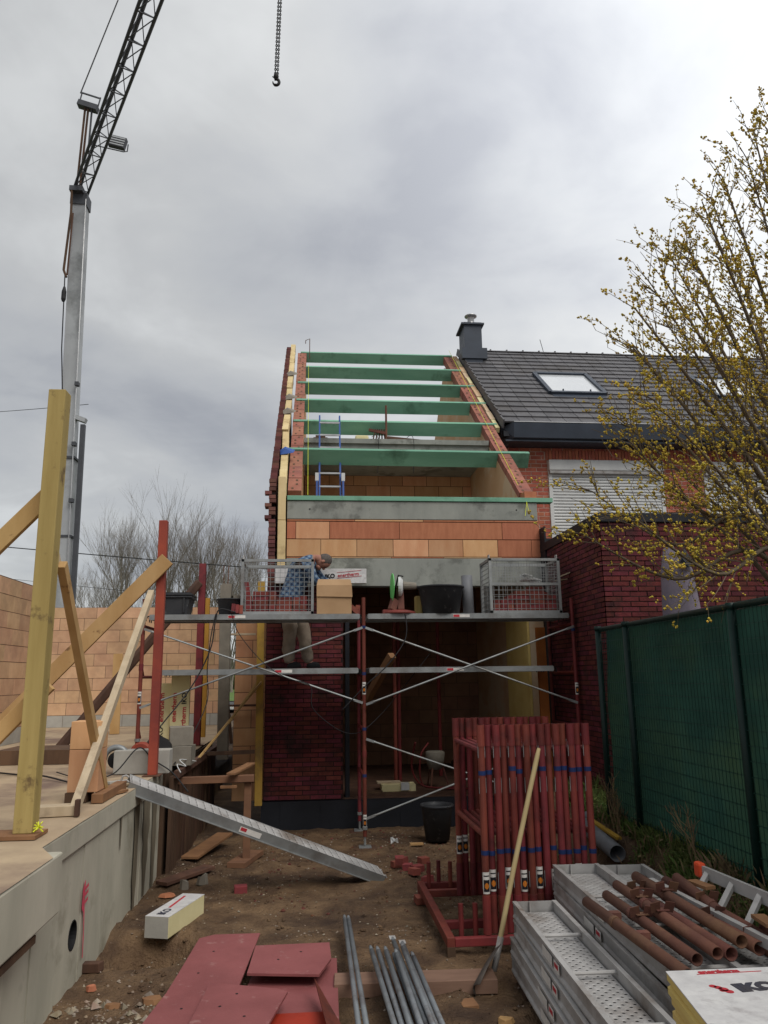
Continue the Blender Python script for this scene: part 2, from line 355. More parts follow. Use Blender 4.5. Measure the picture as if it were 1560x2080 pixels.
# ================================================================== GROUND
def sstep(a, b, x):
    t = max(0, min(1, (x-a)/(b-a))); return t*t*(3-2*t)
def gz(x, y):
    z = 0.0
    z += .60*sstep(2.25, 2.95, x)*sstep(1, 3.5, y+.5*x)                    # bank below the green fence
    z += 1.0*sstep(16, 24, y)*(1 if x < 9 else 1)                          # street level behind
    if x < -1.7: z = max(z, .3)
    z += .035*noise.noise((x*.9, y*.9, 0)) + .018*noise.noise((x*3.1, y*3.1, 3))
    if -2 < x < 3 and y < 12: z += .045*(abs(noise.noise((x*2.6, y*1.5, 17)))-.15) + .020*noise.noise((x*6, y*6, 7)) + .012*noise.noise((x*13, y*13, 7)) + .008*noise.noise((x*25, y*25, 9))
    z -= .32*math.exp(-(((x+1.22)/.30)**4+((y-6.50)/.26)**4))               # dug hole beside the wall
    z += .05*math.exp(-(((x+.75)/.3)**2+((y-6.2)/.4)**2))
    if y > 9.2 and x < 3.2 and x > -1.7: z -= .03*sstep(9.2, 10, y)
    return z
def axis(a, b, fine0, fine1, st):
    o = []; x = a
    while x < fine0: o.append(x); x += max(st, (fine0-x)*.25)
    x = fine0
    while x < fine1: o.append(x); x += st
    while x < b: o.append(x); x += max(st, (x-fine1)*.25+st)
    return o+[b]
gx, gy = axis(-300, 300, -1.8, 4.2, .055), axis(-20, 400, 4.0, 12, .055)
b = MB(); nx = len(gx)
b.v = [Vector((x, y, gz(x, y))) for y in gy for x in gx]
b.f = [(j*nx+i, j*nx+i+1, (j+1)*nx+i+1, (j+1)*nx+i) for j in range(len(gy)-1) for i in range(nx-1)]
b.build('ground', mud, smooth=True, origin=(0, 0, 0), kind='structure')
b = MB(); b.add([(-60, 24.2, 1.09), (60, 24.2, 1.09), (60, 26.6, 1.09), (-60, 26.6, 1.09)], [(0, 1, 2, 3)]); b.build('pavement', aac, kind='structure', origin=(0, 24, 1.09))
b = MB(); b.add([(-60, 26.6, 1.07), (60, 26.6, 1.07), (60, 33, 1.07), (-60, 33, 1.07)], [(0, 1, 2, 3)]); b.build('road', asph, kind='structure', origin=(0, 30, 1.07))
b = MB(); b.add([(-90, 33, 1.10), (90, 33, 1.10), (90, 200, 1.3), (-90, 200, 1.3)], [(0, 1, 2, 3)]); b.build('meadow', grass, kind='structure', origin=(0, 60, 1.1))

# ================================================================== LEFT FOUNDATION
fd = thing('concrete_foundation', 'grey concrete basement wall with a round pipe hole, holding up the slab on the left', 'foundation wall', (-1.6, 6, 0))
# vertical wall panels, joints recessed
ys = [2.2, 3.9, 4.95, 5.45, 5.95, 6.52, 7.15, 7.85, 8.75]
for i in range(len(ys)-1):
    a, c = ys[i]+.006, ys[i+1]-.006; zt = .97 if a > 4.8 else .68; dx = random.uniform(-.006, .006)
    if a < 5.8 < c:                                                       # panel with the pipe hole
        m = MB(); yc, zc, r = 5.8, .33, .095; n = 24; X0 = -1.57+dx
        ring = [(X0, yc+r*math.cos(2*math.pi*k/n), zc+r*math.sin(2*math.pi*k/n)) for k in range(n)]
        inn = [(X0-.25, p[1], p[2]) for p in ring]
        def edge(k):
            t = 2*math.pi*k/n; dy, dz = math.cos(t), math.sin(t); s = min(((c-yc) if dy > 0 else (yc-a))/max(abs(dy), 1e-6), ((zt-zc) if dz > 0 else (zc+.5))/max(abs(dz), 1e-6)); return (X0, yc+dy*s, zc+dz*s)
        o_ = [edge(k) for k in range(n)]
        for cor in ((c, zt), (a, zt), (a, -.5), (c, -.5)):
            k = min(range(n), key=lambda q: (o_[q][1]-cor[0])**2+(o_[q][2]-cor[1])**2); o_[k] = (X0, cor[0], cor[1])
        m.add(ring+inn+o_, [(k, (k+1) % n, n+(k+1) % n, n+k) for k in range(n)]+[(2*n+k, 2*n+(k+1) % n, (k+1) % n, k) for k in range(n)])
        m.build('wall_panel', conc, fd)
    else:
        MB().bb((-1.57+dx, a, -.5), (-1.72, c, zt)).build('wall_panel', conc, fd)
MB().bb((-1.585, 2.2, -.5), (-1.9, 5.6, .96)).bb((-1.585, 6.0, -.5), (-1.9, 8.75, .96)).bb((-1.85, 5.601, -.5), (-1.9, 5.999, .96)).bb((-1.6, 5.601, .6), (-1.849, 5.999, .96)).build('wall_core', conc, fd)
MB().tube([(-1.845, 5.8, .33), (-1.80, 5.8, .33)], .095, 16).build('hole_dark_back', wblack, fd)  # black disc paints the shade deep in the hole
MB().pipe((-1.80, 5.8, .33), (-1.572, 5.8, .33), .094, .006, 24).build('pipe_sleeve', wblack, fd)  # sleeve coloured black for the shade inside the hole
MB().bb((-1.40, 1.6, .72), (-1.95, 4.86, 1.045)).build('edge_beam', conc, fd, bevel=.012)
MB().bb((-1.552, 4.865, .88), (-1.95, 8.75, 1.045)).build('slab_edge', conc, fd, bevel=.01)
# pink spray mark
m = MB(); ps = [(6.02, .12, .010), (6.01, .30, .011), (5.99, .42, .014), (5.96, .46, .035), (5.96, .58, .030), (5.98, .63, .008)]
for (y, z, w), (y2, z2, w2) in zip(ps, ps[1:]): m.add([(-1.558, y-w, z), (-1.558, y+w, z), (-1.558, y2+w2, z2), (-1.558, y2-w2, z2)], [(0, 1, 2, 3)])
for z in (.47, .52, .56): m.add([(-1.557, 5.96, z), (-1.557, 6.07, z+.01), (-1.557, 6.07, z+.035), (-1.557, 5.96, z+.02)], [(0, 1, 2, 3)])
m.build('spray_mark', pink, fd)
for (yy, z1, w) in ((7.62, -.2, .11), (8.05, .0, .16), (8.45, -.3, .12), (7.0, .62, .03)):
    q = MB()
    for i in range(9):
        t0 = i/8; z = .96+(z1-.96)*t0; ww = w*(1-.75*t0**2)*random.uniform(.75, 1.2); q.v += [Vector((-1.5625, yy-ww, z)), Vector((-1.5625, yy+ww, z))]
    q.f = [(2*i, 2*i+1, 2*i+3, 2*i+2) for i in range(8)]; q.build('run_off_stain', mat('run_off_stain', (.20, .17, .12), (.12, .10, .07), 6, .9, .3, 30, stretch=(2, 4, .5)), fd)
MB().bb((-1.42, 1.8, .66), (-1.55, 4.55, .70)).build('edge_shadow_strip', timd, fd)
MB().bb((-1.50, 2.5, .10), (-1.56, 4.35, .64)).build('stained_panel', conc, fd)
# slab surface
b = MB(); n = 60
for j in range(n+1):
    for i in range(31):
        x = -1.45-i*.25-(.10 if 1 else 0); y = 1.6+j*.28
        if i == 0: x = -1.40 if y < 4.87 else -1.55
        b.v.append(Vector((x, y, 1.05+.006*noise.noise((x*2, y*2, 1)))))
b.f = [(j*31+i+1, j*31+i, (j+1)*31+i, (j+1)*31+i+1) for j in range(n) for i in range(30)]
b.build('concrete_slab', concs, kind='structure', origin=(-4, 8, 1.05))
# dark boarding of the pit behind the concrete corner, and slab strip above it
pb = thing('pit_boarding', 'dark wet upright planks lining the pit behind the concrete corner', 'boarding', (-1.45, 9.5, 0))
y = 8.78
while y < 12.6:
    w = random.uniform(.16, .22); piece('plank', (-1.47+random.uniform(-.015, .015), y+w/2, .42), (.04, w-.012, 1.12+random.uniform(-.03, .03)), timd, pb); y += w
MB().bb((-1.53, 8.77, -.3), (-1.60, 12.8, 1.03)).build('backing', timd, pb)
MB().bar((-1.42, 8.8, 1.0), (-1.38, 12.3, 1.0), .06, .07).build('waler', timd, pb)

# ================================================================== CLAY BLOCK WALLS ON THE SLAB
def block_wall(label, O, u, n, L_, H, mm, base=True, bl=.5, bh=.25, top=None, T=.19, joint=.009):
    t = thing('clay_block_wall', label, 'block wall', O, 'unfinished clay block walls'); out = []; back = MB()
    if base:
        masonry(O, u, n, L_, .24, .6, .24, .008, aac, out, back, T)
    masonry(Vector(O)+Vector((0, 0, .24 if base else 0)), u, n, L_, H-(.24 if base else 0), bl, bh, joint, mm, out, back, T, top=top, proud=.004, half=1, jit=.003)
    back.build('mortar_core', clayj, t); finish('block', out, t); return t
block_wall('left orange clay block wall running away from the camera at the photo edge', (-4.6, 7.5, 1.05), (0, 1, 0), (1, 0, 0), 6.0, 2.50, clayd)
block_wall('far orange clay block wall with a pale base course, behind the timber props', (-6.3, 17, 1.05), (1, 0, 0), (0, -1, 0), 4.42, 2.47, clayd)
w = block_wall('narrow clay block wall between the grey concrete post and the dark brick pier', (-1.10, 11.62, .3), (1, 0, 0), (0, -1, 0), .50, 2.5, clay, base=False)
# stepped end of the far wall to the right of the scaffold leg
cp = thing('concrete_post', 'slim grey concrete post with two rebars on top, left of the narrow block wall', 'post', (-1.2, 11.35, 1.05))
MB().bar((-1.21, 11.35, .9), (-1.235, 11.35, 3.33), .15, .15, (0, 1, 0)).build('shaft', grey, cp, bevel=.008)
for dx in (-.03, .025): MB().tube([(-1.235+dx, 11.35, 3.3), (-1.235+dx*1.3, 11.34, 3.62)], .007, 5).build('rebar', rust, cp)

# ================================================================== NEW BRICK HOUSE SHELL
H0 = thing('unfinished_house', 'narrow unfinished clay block house with an open roof of green purlins behind the scaffold', 'house', (1.5, 14, .3))
SL = .80; AN = math.atan(SL); YF, ZE, YR = 11.40, 4.66, 17.9
def rake(y, off=0): return ZE+SL*(y-YF)+off if y < YR else ZE+SL*(YR-YF)-SL*(y-YR)+off
# facade blocks
out = []; back = MB()
def row(xs, z0, z1, ms):
    for a, c, mm in zip(xs, xs[1:], ms):
        out.append(((( a+c)/2, YF+.02+random.uniform(-.002, .002), (z0+z1)/2), (c-a-.008, .05, z1-z0-.008), mm, None))
row([-.37, .65, 1.7, 2.8, 3.5], 4.305, 4.335, [clayr, clay, clayr, clayr])
row([-.37, -.235, .27, 1.33, 2.92, 3.51], 4.035, 4.30, [clayr, clay, clayr, clayr, clayr])
row([-.37, .14, .68, 1.23, 1.77, 2.30, 2.84, 3.37, 3.51], 3.765, 4.03, [clay, clay, clay, clay, clay, clay, clayr, clayr])
row([-.37, .3, 1.2, 2.0, 2.9, 3.5], 3.742, 3.762, [clayr, clayd, clayr, clayd, clayr])
for q in out: piece('block', q[0], q[1], q[2], H0)
MB().bb((-.37, YF+.012, 3.75), (3.5, YF+.20, 4.336)).build('mortar_core', clayj, H0)
MB().bb((-.37, YF-.008, 4.338), (3.49, YF+.20, 4.62)).build('concrete_ring_beam', concb, H0, bevel=.008)
MB().bb((-.37, YF-.015, 3.32), (3.52, YF+.20, 3.738)).build('concrete_lintel', concb, H0, bevel=.008)
for x, z in ((-.03, 4.49), (3.16, 4.50)): MB().tube([(x, YF-.003, z), (x, YF-.012, z)], .012, 8).build('tie_hole', wblack, H0)
MB().bb((-.37, YF-.03, 4.625), (3.74, YF+.12, 4.695)).build('wall_plate', green, H0, bevel=.004)
# gable walls (thick) with rake blocks on top
for nm, x0, x1 in (('left_gable_wall', -.37, -.16), ('right_gable_wall', 3.28, 3.5)):
    poly = [(YF+.02, .3), (24.2, .3), (24.2, rake(24.2, -.30)), (YR, rake(YR, -.30)), (YF+.2, rake(YF+.2, -.12)), (YF+.02, 4.33)]
    MB().prism(poly, 'x', x0, x1).build('gable_wall', plaster if x0 > 0 else clay, H0)
    y = YF+.25; i = 0; Rm = Matrix.Rotation(AN, 3, 'X')
    while y < YR-.1:
        ln = .47; yc, xc = y+ln*.5*math.cos(AN), (x0+x1)/2
        c = Vector((xc, yc, rake(yc, -.10)))
        piece('rake_block', c, (x1-x0-.004+random.uniform(-.006, .006), ln-.008, .17+random.uniform(-.008, .008)), rakeclay, H0, Rm)
        for k in range(3):                                                # cells in the blocks' upper face
            q = c+Rm @ Vector((random.choice((-.035, .03)), (k-1)*.15, .085+.002)); m = MB().box(q, (.032, .055, .008), Rm); m.build('block_cell', clayj, H0)
        y += ln*math.cos(AN)+.004; i += 1
MB().bb((3.30, YF-.01, 4.70), (3.49, YF+.30, 4.80)).build('end_block', clayr, H0)
# purlins, square to the slope
Rp = Matrix.Rotation(AN, 3, 'X')
for y, xa, xb, h in ((17.93, -.30, 3.50, .26), (16.93, -.16, 3.62, .275), (15.96, -.33, 3.60, .275), (15.03, -.33, 3.62, .275), (14.04, -.36, 3.58, .275), (12.90, -.42, 3.86, .29)):
    c = Vector(((xa+xb)/2, y, ZE+SL*(y-YF)))+Rp @ Vector((0, 0, .035-h/2))
    R2 = Matrix.Rotation(AN, 3, 'X') @ Matrix.Rotation(random.uniform(-.003, .003), 3, 'Y')
    m = MB().box(c, (xb-xa, .08, h), R2); o = m.build('purlin', green, H0, bevel=.004)
# masonry party insulation on the right rake (light strip beside neighbour verge)
for i in range(11):
    ya = 13.9+i*.365; c = Vector((3.56, ya+.18, rake(ya+.18, -.03))); piece('mortar_fillet', c, (.09+random.uniform(-.02, .02), .46, .12+random.uniform(-.02, .03)), plaster if i % 3 else yins2, H0, Rp)
# yellow insulation on the left: front edge and rake pieces
MB().bb((-.505, 11.32, 3.52), (-.385, 11.50, 4.30)).build('insulation_board', yins3, H0, bevel=.01)
MB().bb((-.505, 11.325, 4.305), (-.39, 11.50, 4.98)).build('insulation_board', yins3, H0, bevel=.01)
y = 11.5; i = 0
while y < YR-.2:
    ln = random.choice((.55, .8, .62, .95)); xc = -.455+random.uniform(-.012, .012)-.004*i
    c = Vector((xc, y+ln*.5*math.cos(AN), rake(y+ln*.5*math.cos(AN), .06+random.uniform(-.02, .03)))); 
    m = MB().box(c, (.115, ln-.012, .22), Rp @ Matrix.Rotation(random.uniform(-.03, .03), 3, 'Z')); m.build('insulation_board', yins3, H0, bevel=.008)
    if i in (1, 3, 4, 6):
        m = MB(); q = c+Rp @ Vector((.02, ln*.45, .12))
        m.add([q+Rp @ Vector(v) for v in ((-.09, -.12, .0), (.12, -.10, .03), (.15, .05, .02), (-.02, .12, .05), (-.1, .03, .02), (.0, -.02, .07))], [(0, 1, 5), (1, 2, 5), (2, 3, 5), (3, 4, 5), (4, 0, 5)]); m.build('foil_flap', grey if i != 1 else blue, H0)
    y += ln*math.cos(AN); i += 1
# outer dark brick leaf on the left, courses end stepping up the rake
MB().prism([(11.36, .3), (24.2, .3), (24.2, rake(24.2, -.1)), (YR, rake(YR, -.08)), (11.7, rake(11.7, -.1)), (11.36, 4.5)], 'x', -.545, -.63).build('outer_leaf', dmort, H0)
z = .35
while z < 9.85:
    ye = YF-.1 if z < 4.9 else YF+(z-4.85)/SL-.02
    px = -.60 if random.random() < .5 else -.594
    if 4.25 < z < 4.72 and int(z/.062) % 3 == 0: px = -.66
    ln = random.choice((.21, .12)); piece('brick', (px+.01, ye+ln/2+random.uniform(-.008, .008), z+.03), (.10, ln, .052), leafbrick, H0)
    z += .062
for i in range(26):                                                       # weathered bricks laid on the rake
    ya = 11.9+i*.235; c = Vector((-.60+random.uniform(-.008, .008), ya, rake(ya, .03+random.uniform(-.01, .01)))); piece('brick', c, (.10, .275, .055), leafbrick, H0, Rp)
# dark brick pier, left of the opening
out = []; back = MB()
masonry((-.635, 11.26, .35), (1, 0, 0), (0, -1, 0), 1.10, 2.96, .215, .062, .012, dbrick, out, back, .12, proud=.006, jit=.005)
masonry((.465, 11.27, .35), (0, 1, 0), (1, 0, 0), .40, 2.96, .215, .062, .012, dbrick, out, back, .10, proud=.002)
back.build('mortar_core', dmort, H0)
for c, d, m, r in sorted(out, key=lambda q: q[0][1])[:]: pass
finish('pier_brick', out, H0, 300, key=lambda q: q[0][1]*10-q[0][2])
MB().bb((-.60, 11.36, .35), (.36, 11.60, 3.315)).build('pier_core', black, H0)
# black plinth and floor
MB().bb((-.66, 11.20, -.4), (3.50, 11.50, .338)).build('bitumen_plinth', black, H0)
for i in range(7): MB().bb((-.4+i*.55, 11.192, -.3), (-.395+i*.55, 11.2, .33)).build('membrane_lap', black, H0)
MB().bb((-.1, 11.3, .2), (3.27, 15.2, .36)).build('ground_floor', timd, H0)  # dark timber colour stands in for the shade on the floor
MB().bb((-.15, 11.62, 4.12), (3.27, 24, 4.32)).build('first_floor_slab', conc, H0)
MB().bb((-.15, 13.5, 6.03), (3.27, 22.6, 6.24)).build('attic_slab', concb, H0)
m = MB().bb((-.15, 13.45, 6.18), (3.27, 13.52, 6.27)); m.build('slab_lip', concb, H0)
# interior block walls
out = []; back = MB()
masonry((-.15, 15.2, 4.32), (1, 0, 0), (0, -1, 0), 3.43, 1.71, .5, .25, .012, clay, out, back, .14, holes=((0.0, .98, .45, 1.35),), proud=.003)
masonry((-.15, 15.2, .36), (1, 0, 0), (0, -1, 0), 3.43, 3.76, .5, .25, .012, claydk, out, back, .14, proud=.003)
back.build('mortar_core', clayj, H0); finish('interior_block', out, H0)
MB().bb((-.15, 16.2, 4.33), (1.2, 16.3, 6.0)).build('room_dark_sheet', black, H0)  # black sheet painting the darkness behind the wall opening
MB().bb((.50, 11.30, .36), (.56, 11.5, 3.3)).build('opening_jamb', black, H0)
MB().bb((3.275, 11.42, .36), (3.24, 12.7, 3.0)).build('insulation_board', yins, H0)
MB().bb((3.505, 11.15, .1), (3.528, 11.40, 4.2)).build('membrane_strip', black, H0)
# IKO foam board lying on the pier, behind the mason
ib = thing('insulation_board', 'white foil-faced insulation board with printed lettering standing behind the cardboard box under the lintel', 'insulation board', (.15, 11.2, 3.3))
MB().bb((-.52, 11.13, 3.335), (.80, 11.22, 3.545)).build('foam_core', yins2, ib)
MB().bb((-.522, 11.122, 3.335), (.802, 11.128, 3.547)).build('foil_face', foil, ib)
d = Vector((1, 0, .10)).normalized()
text('IKO', .085, inkk, ib, frame3((.20, 11.118, 3.40), d, (0, 0, 1)), bold=.004)
text('enertherm', .072, inkr, ib, frame3((.385, 11.118, 3.42), d, (0, 0, 1)), bold=.001)
for o_, l_ in (((.375, 0, 3.405), .36), ((.37, 0, 3.487), .36)):
    MB().bar((o_[0], 11.119, o_[2]), Vector((o_[0], 11.119, o_[2]))+d*l_, .003, .005).build('print_frame', inkr, ib)

# ================================================================== NEIGHBOUR HOUSE
NB = thing('neighbour_house', 'red brick neighbouring house with a dark tiled roof, skylights and closed white roller shutters', 'house', (8, 15, 1))
X0, X1, YN = 3.53, 15.0, 14.3
out = []; back = MB()
hol = ((4.64-X0, 6.99-X0, -1, 2.35), (7.84-X0, 10.2-X0, -1, 2.35), (4.58-X0, 10.26-X0, 2.35, 2.56))
masonry((X0, YN, 3.80), (1, 0, 0), (0, -1, 0), X1-X0, 3.05, .22, .0815, .016, nbrick, out, back, .2, holes=hol, proud=.006)
x = 4.60-X0
while x < 10.25-X0:                                                       # soldier course over the windows
    out.append((Vector((X0+x+.033, YN-.006, 3.8+2.455)), (.056, .04, .20), nbrick, None)); x += .0678
MB().bb((4.58, YN-.001, 6.15), (10.26, YN+.15, 6.365)).build('mortar_core', nmort, NB)
back.build('mortar_core', nmort, NB); finish('brick', out, NB, 300)
for xa, xb in ((4.64, 6.99), (7.84, 10.2)):
    wd = MB().bb((xa+.05, YN+.10, 3.8), (xb-.05, YN+.12, 6.0)).build('window', white, NB)
    MB().bb((xa, YN-.10, 5.93), (xb, YN+.02, 6.15)).build('shutter_box', white, wd, bevel=.02)
    MB().bb((xa+.01, YN-.095, 5.865), (xb-.01, YN, 5.925)).build('box_lower_lip', galvd, wd, bevel=.01)
    for xx in (xa, xb-.07): MB().bb((xx, YN-.03, 3.8), (xx+.07, YN+.03, 5.93)).build('guide_rail', white, wd)
    z = 3.85; me = None
    while z < 5.86:
        if me is None:
            m = MB(); pr = [(-.006, 0), (-.016, .010), (-.018, .028), (-.014, .045), (-.002, .054), (.006, .054), (.006, 0)]
            m.prism([(YN+a, z+q) for a, q in pr], 'x', xa+.07, xb-.07); s0 = m.build('slat', white, wd, origin=((xa+xb)/2, YN, z)); me = s0.data
        else: o = bpy.data.objects.new('slat', me); link(o, wd, ((xa+xb)/2, YN, z))
        z += .0615
# roof tiles
rf = MB().prism([(13.86, 6.60), (17.95, 9.87), (22, 6.6), (22, 6.5), (13.86, 6.5)], 'x', X0+.14, 15).build('roof', black, NB)
def rs(y): return 6.80+SL*(y-13.9)
out = []; rows = 17; wt = .31; span = 17.95-13.80
rs_len = span/rows
Rt = Matrix.Rotation(AN-.085, 3, 'X')
sky_rects = [(5.09, 6.30, 15.20, 16.32), (8.85, 10.1, 15.20, 16.32)]
for r in range(rows):
    yc = 13.80+(r+.5)*rs_len
    for c in range(36):
        xc = X0+.14+(c+.5)*wt
        skipped = False
        for (a, bq, c0, c1) in sky_rects:
            if a+.05 < xc < bq-.05 and c0+.08 < yc < c1-.08: skipped = True
        if skipped: continue
        p = Vector((xc, yc, rs(yc)+.045)); out.append((p, (wt-.011, rs_len/math.cos(AN)+.06, .028), tile, Rt @ Matrix.Rotation(random.uniform(-.004, .004), 3, 'Y')))
finish('tile', out, NB, 300, key=lambda q: abs(q[0][0]-3.6)+abs(q[0][1]-14)*.5)
# verge tiles (side flaps) and ridge
for r in range(rows):
    yc = 13.80+(r+.5)*rs_len; piece('verge_tile', (X0+.125, yc, rs(yc)+.0), (.03, rs_len/math.cos(AN)+.03, .17), tile, NB, Rt)
x = X0+.12
while x < 15:
    m = MB().prism([(17.80, 10.02), (17.88, 10.075), (17.97, 10.09), (18.06, 10.075), (18.14, 10.02), (18.06, 10.03), (17.97, 10.045), (17.88, 10.03)], 'x', x, x+.43); m.build('ridge_tile', tile, NB); 
    piece('ridge_collar', (x+.42, 17.97, 10.06), (.035, .22, .075), tile, NB); x += .42
# gutter and fascia
m = MB().prism([(13.93, 6.42), (13.80, 6.46), (13.74, 6.74), (13.78, 6.76), (13.95, 6.74)], 'x', X0+.32, 15); m.build('fascia_gutter', navy, NB)
m = MB().add([(X0+.12, 13.95, 6.70), (X0+.32, 13.74, 6.75), (X0+.32, 13.80, 6.46), (X0+.16, 14.2, 6.28), (X0+.12, 14.3, 6.70), (X0+.32, 14.3, 6.42)], [(0, 1, 2, 3), (0, 3, 4), (1, 5, 2), (2, 5, 3), (3, 5, 4)]); m.build('gutter_end', navy, NB)
MB().bb((X0+.32, 13.735, 6.752), (15, 13.76, 6.765)).build('gutter_lip', silver, NB)
MB().bb((X0+.17, 13.85, 6.40), (15, 14.32, 6.43)).build('soffit', navy, NB)
# skylights
for (a, bq, c0, c1) in sky_rects:
    def P(x, y, h): n = Vector((0, -math.sin(AN), math.cos(AN))); return Vector((x, y, rs(y)+.03))+n*h
    fr = MB()
    w_ = .09
    for (p, q) in (((a, c0), (bq, c0)), ((a, c1), (bq, c1)), ((a, c0), (a, c1)), ((bq, c0), (bq, c1))):
        fr.bar(P(*p, .05), P(*q, .05), w_, .09, (0, -math.sin(AN), math.cos(AN)))
    o = fr.build('skylight', navy, NB)
    g = MB().add([P(a+.04, c0+.04, .05), P(bq-.04, c0+.04, .05), P(bq-.04, c1-.04, .05), P(a+.04, c1-.04, .05)], [(0, 1, 2, 3)])
    gm = MATS.get('sky_glass')
    if gm is None:
        gm = mat('sky_glass', (.55, .57, .58), (.5, .52, .54), 1, .12, 0, spec=1.0); 
    g.build('pane', gm, o)
    for xx in (a+.3, bq-.3): MB().box(P(xx, c0+.09, .08), (.025, .04, .06)).build('latch', navy, o)
    MB().bar(P(a+.02, c0-.10, .03), P(bq-.02, c0-.10, .03), .16, .02, (0, -math.sin(AN), math.cos(AN))).build('flashing', navy, o)
# chimney
ch = MB().prism([(17.0, 9.1), (17.62, 9.6), (17.62, 10.40), (17.0, 10.40)], 'x', 3.64, 4.07).build('chimney', navy, NB)
MB().bb((3.57, 16.95, 10.33), (4.13, 17.67, 10.37)).build('chimney_cap', navy, ch)
MB().bb((3.57, 16.96, 9.45), (4.18, 17.1, 9.72)).build('lead_flashing', navy, ch)
MB().lathe((3.88, 17.3, 10.39), [(.17, 0), (.14, .06), (.09, .07), (.08, .15), (.085, .16), (.08, .26), (.09, .27), (.15, .29), (.155, .31), (.08, .34), (.0, .345)], 18).build('cowl', silver, ch, smooth=True)
for p in ((5.9, 17.97, 10.1),): MB().tube([p, (5.80, 17.9, 10.42)], .008, 4).build('lightning_rod', wire, NB)

# ================================================================== DARK BRICK ANNEX
AXN = thing('brick_annex', 'dark red brick flat-roofed annex with a black roof edge behind the green fence', 'annex', (6, 10, .3))
out = []; back = MB()
masonry((3.53, 9.0, .25), (0, 1, 0), (-1, 0, 0), 2.55, 3.58, .215, .062, .012, dbrick, out, back, .1, proud=.006, jit=.005)
masonry((3.53, 9.0, .25), (1, 0, 0), (0, -1, 0), 5.6, 3.58, .215, .062, .012, dbrick, out, back, .1, proud=.006, jit=.005)
back.build('mortar_core', dmort, AXN)
finish('brick', out, AXN, 300, key=lambda q: (Vector(q[0])-Vector((3.53, 9.0, 3.3))).length)
MB().bb((3.63, 9.1, .2), (9.2, 14.2, 3.80)).build('wall_core', black, AXN)
MB().bb((3.50, 8.97, 3.83), (9.2, 9.35, 3.95)).build('roof_edge', black, AXN, bevel=.01)
MB().bb((3.50, 9.352, 3.83), (3.80, 11.6, 3.949)).build('roof_edge', black, AXN)
MB().bb((3.8, 9.36, 3.78), (9.2, 14.28, 3.86)).build('roof_deck', black, AXN)
MB().bb((3.52, 11.35, 3.0), (3.75, 11.9, 4.05)).build('membrane_roll', black, AXN)
# ================================================================== SCAFFOLD
def sticker(p, r, parent, face=(0, -1, 0)):
    """white maker's label wrapped on a post, with a dark ring, an orange disc and lines of print"""
    p = Vector(p); m = MB(); n = 6
    for k in range(n+1):
        a = R_(-60+120*k/n); m.v += [p+Vector((math.sin(a)*r, -math.cos(a)*r, -.075)), p+Vector((math.sin(a)*r, -math.cos(a)*r, .075))]
    m.f = [(2*k, 2*k+2, 2*k+3, 2*k+1) for k in range(n)]; o = m.build('label', stick, parent)
    q = MB()
    for k in range(n):
        a, c = R_(-45+90*k/n), R_(-45+90*(k+1)/n)
        f = lambda t, z, rr=r+.0012: p+Vector((math.sin(t)*rr, -math.cos(t)*rr, z))
        q.add([f(a, -.06), f(c, -.06), f(c, .022), f(a, .022)], [(0, 1, 2, 3)])
        q.add([f(a, .045), f(c, .045), f(c, .053), f(a, .053)], [(0, 1, 2, 3)])
    q.build('label_print', inkk, o)
    q = MB(); c = p+Vector((0, -r-.0015, -.02)); q.add([c]+[c+Vector((math.cos(2*math.pi*k/12)*r*.55, abs(math.cos(2*math.pi*k/12))*r*.1, math.sin(2*math.pi*k/12)*.022)) for k in range(12)], [(0, k+1, (k+1) % 12+1) for k in range(12)])
    q.build('label_emblem', inko, o)
def scaf_frame(x, y0, y1, zb, zt, label, tapes=(), stickers=(), base=True):
    t = thing('scaffold_stand', label, 'scaffold frame', (x, y0, zb), 'red frames of the standing scaffold')
    for yy in (y0, y1):
        m = MB().tube([(x, yy, zb+.12), (x, yy, zt)], .0245, 12)
        m.tube([(x, yy, zb+1.05), (x, yy, zb+1.13)], .0285, 12); m.build('upright', redpaint, t, smooth=False)
        MB().tube([(x, yy, zb+.02), (x, yy, zb+.3)], .014, 8).tube([(x, yy, zb+.20), (x, yy, zb+.235)], .034, 8).build('screw_jack', galv, t)
        MB().bb((x-.075, yy-.075, zb+.0), (x+.075, yy+.075, zb+.012)).build('base_plate', galv, t)
        if base: MB().bb((x-.14, yy-.12, zb-.05), (x+.14, yy+.12, zb-.001)).build('sole_board', timd, t)
    for z in (2.03, 2.66, 1.35, .78):
        if z > zb+.3: MB().tube([(x, y0, z), (x, y1, z)], .019, 8).build('transom', redpaint, t)
    for z in (.92, 1.45, 2.20):
        if z > zb+.25: MB().tube([(x, y0, z), (x, y0+.16, z-.16)], .014, 6).build('strut', redpaint, t)
    for z in tapes: MB().tube([(x, y0, z-.018), (x, y0, z+.018)], .0265, 12).build('blue_tape', bluet, t)
    for z in stickers: sticker((x, y0, z), .0262, t)
    return t
scaf_frame(-2.10, 10.0, 11.05, 1.06, 3.00, 'leftmost red scaffold frame on screw jacks standing on the concrete slab', stickers=(1.78,), base=False)
scaf_frame(.68, 10.0, 11.05, -.03, 3.01, 'middle red scaffold frame rising from the muddy ground where the two bays meet', tapes=(1.36, .80, 2.63, 2.04), stickers=(1.86, .27))
scaf_frame(3.46, 10.0, 11.05, .02, 3.00, 'rightmost red scaffold frame beside the dark brick annex', tapes=(2.58,), stickers=(1.82,))
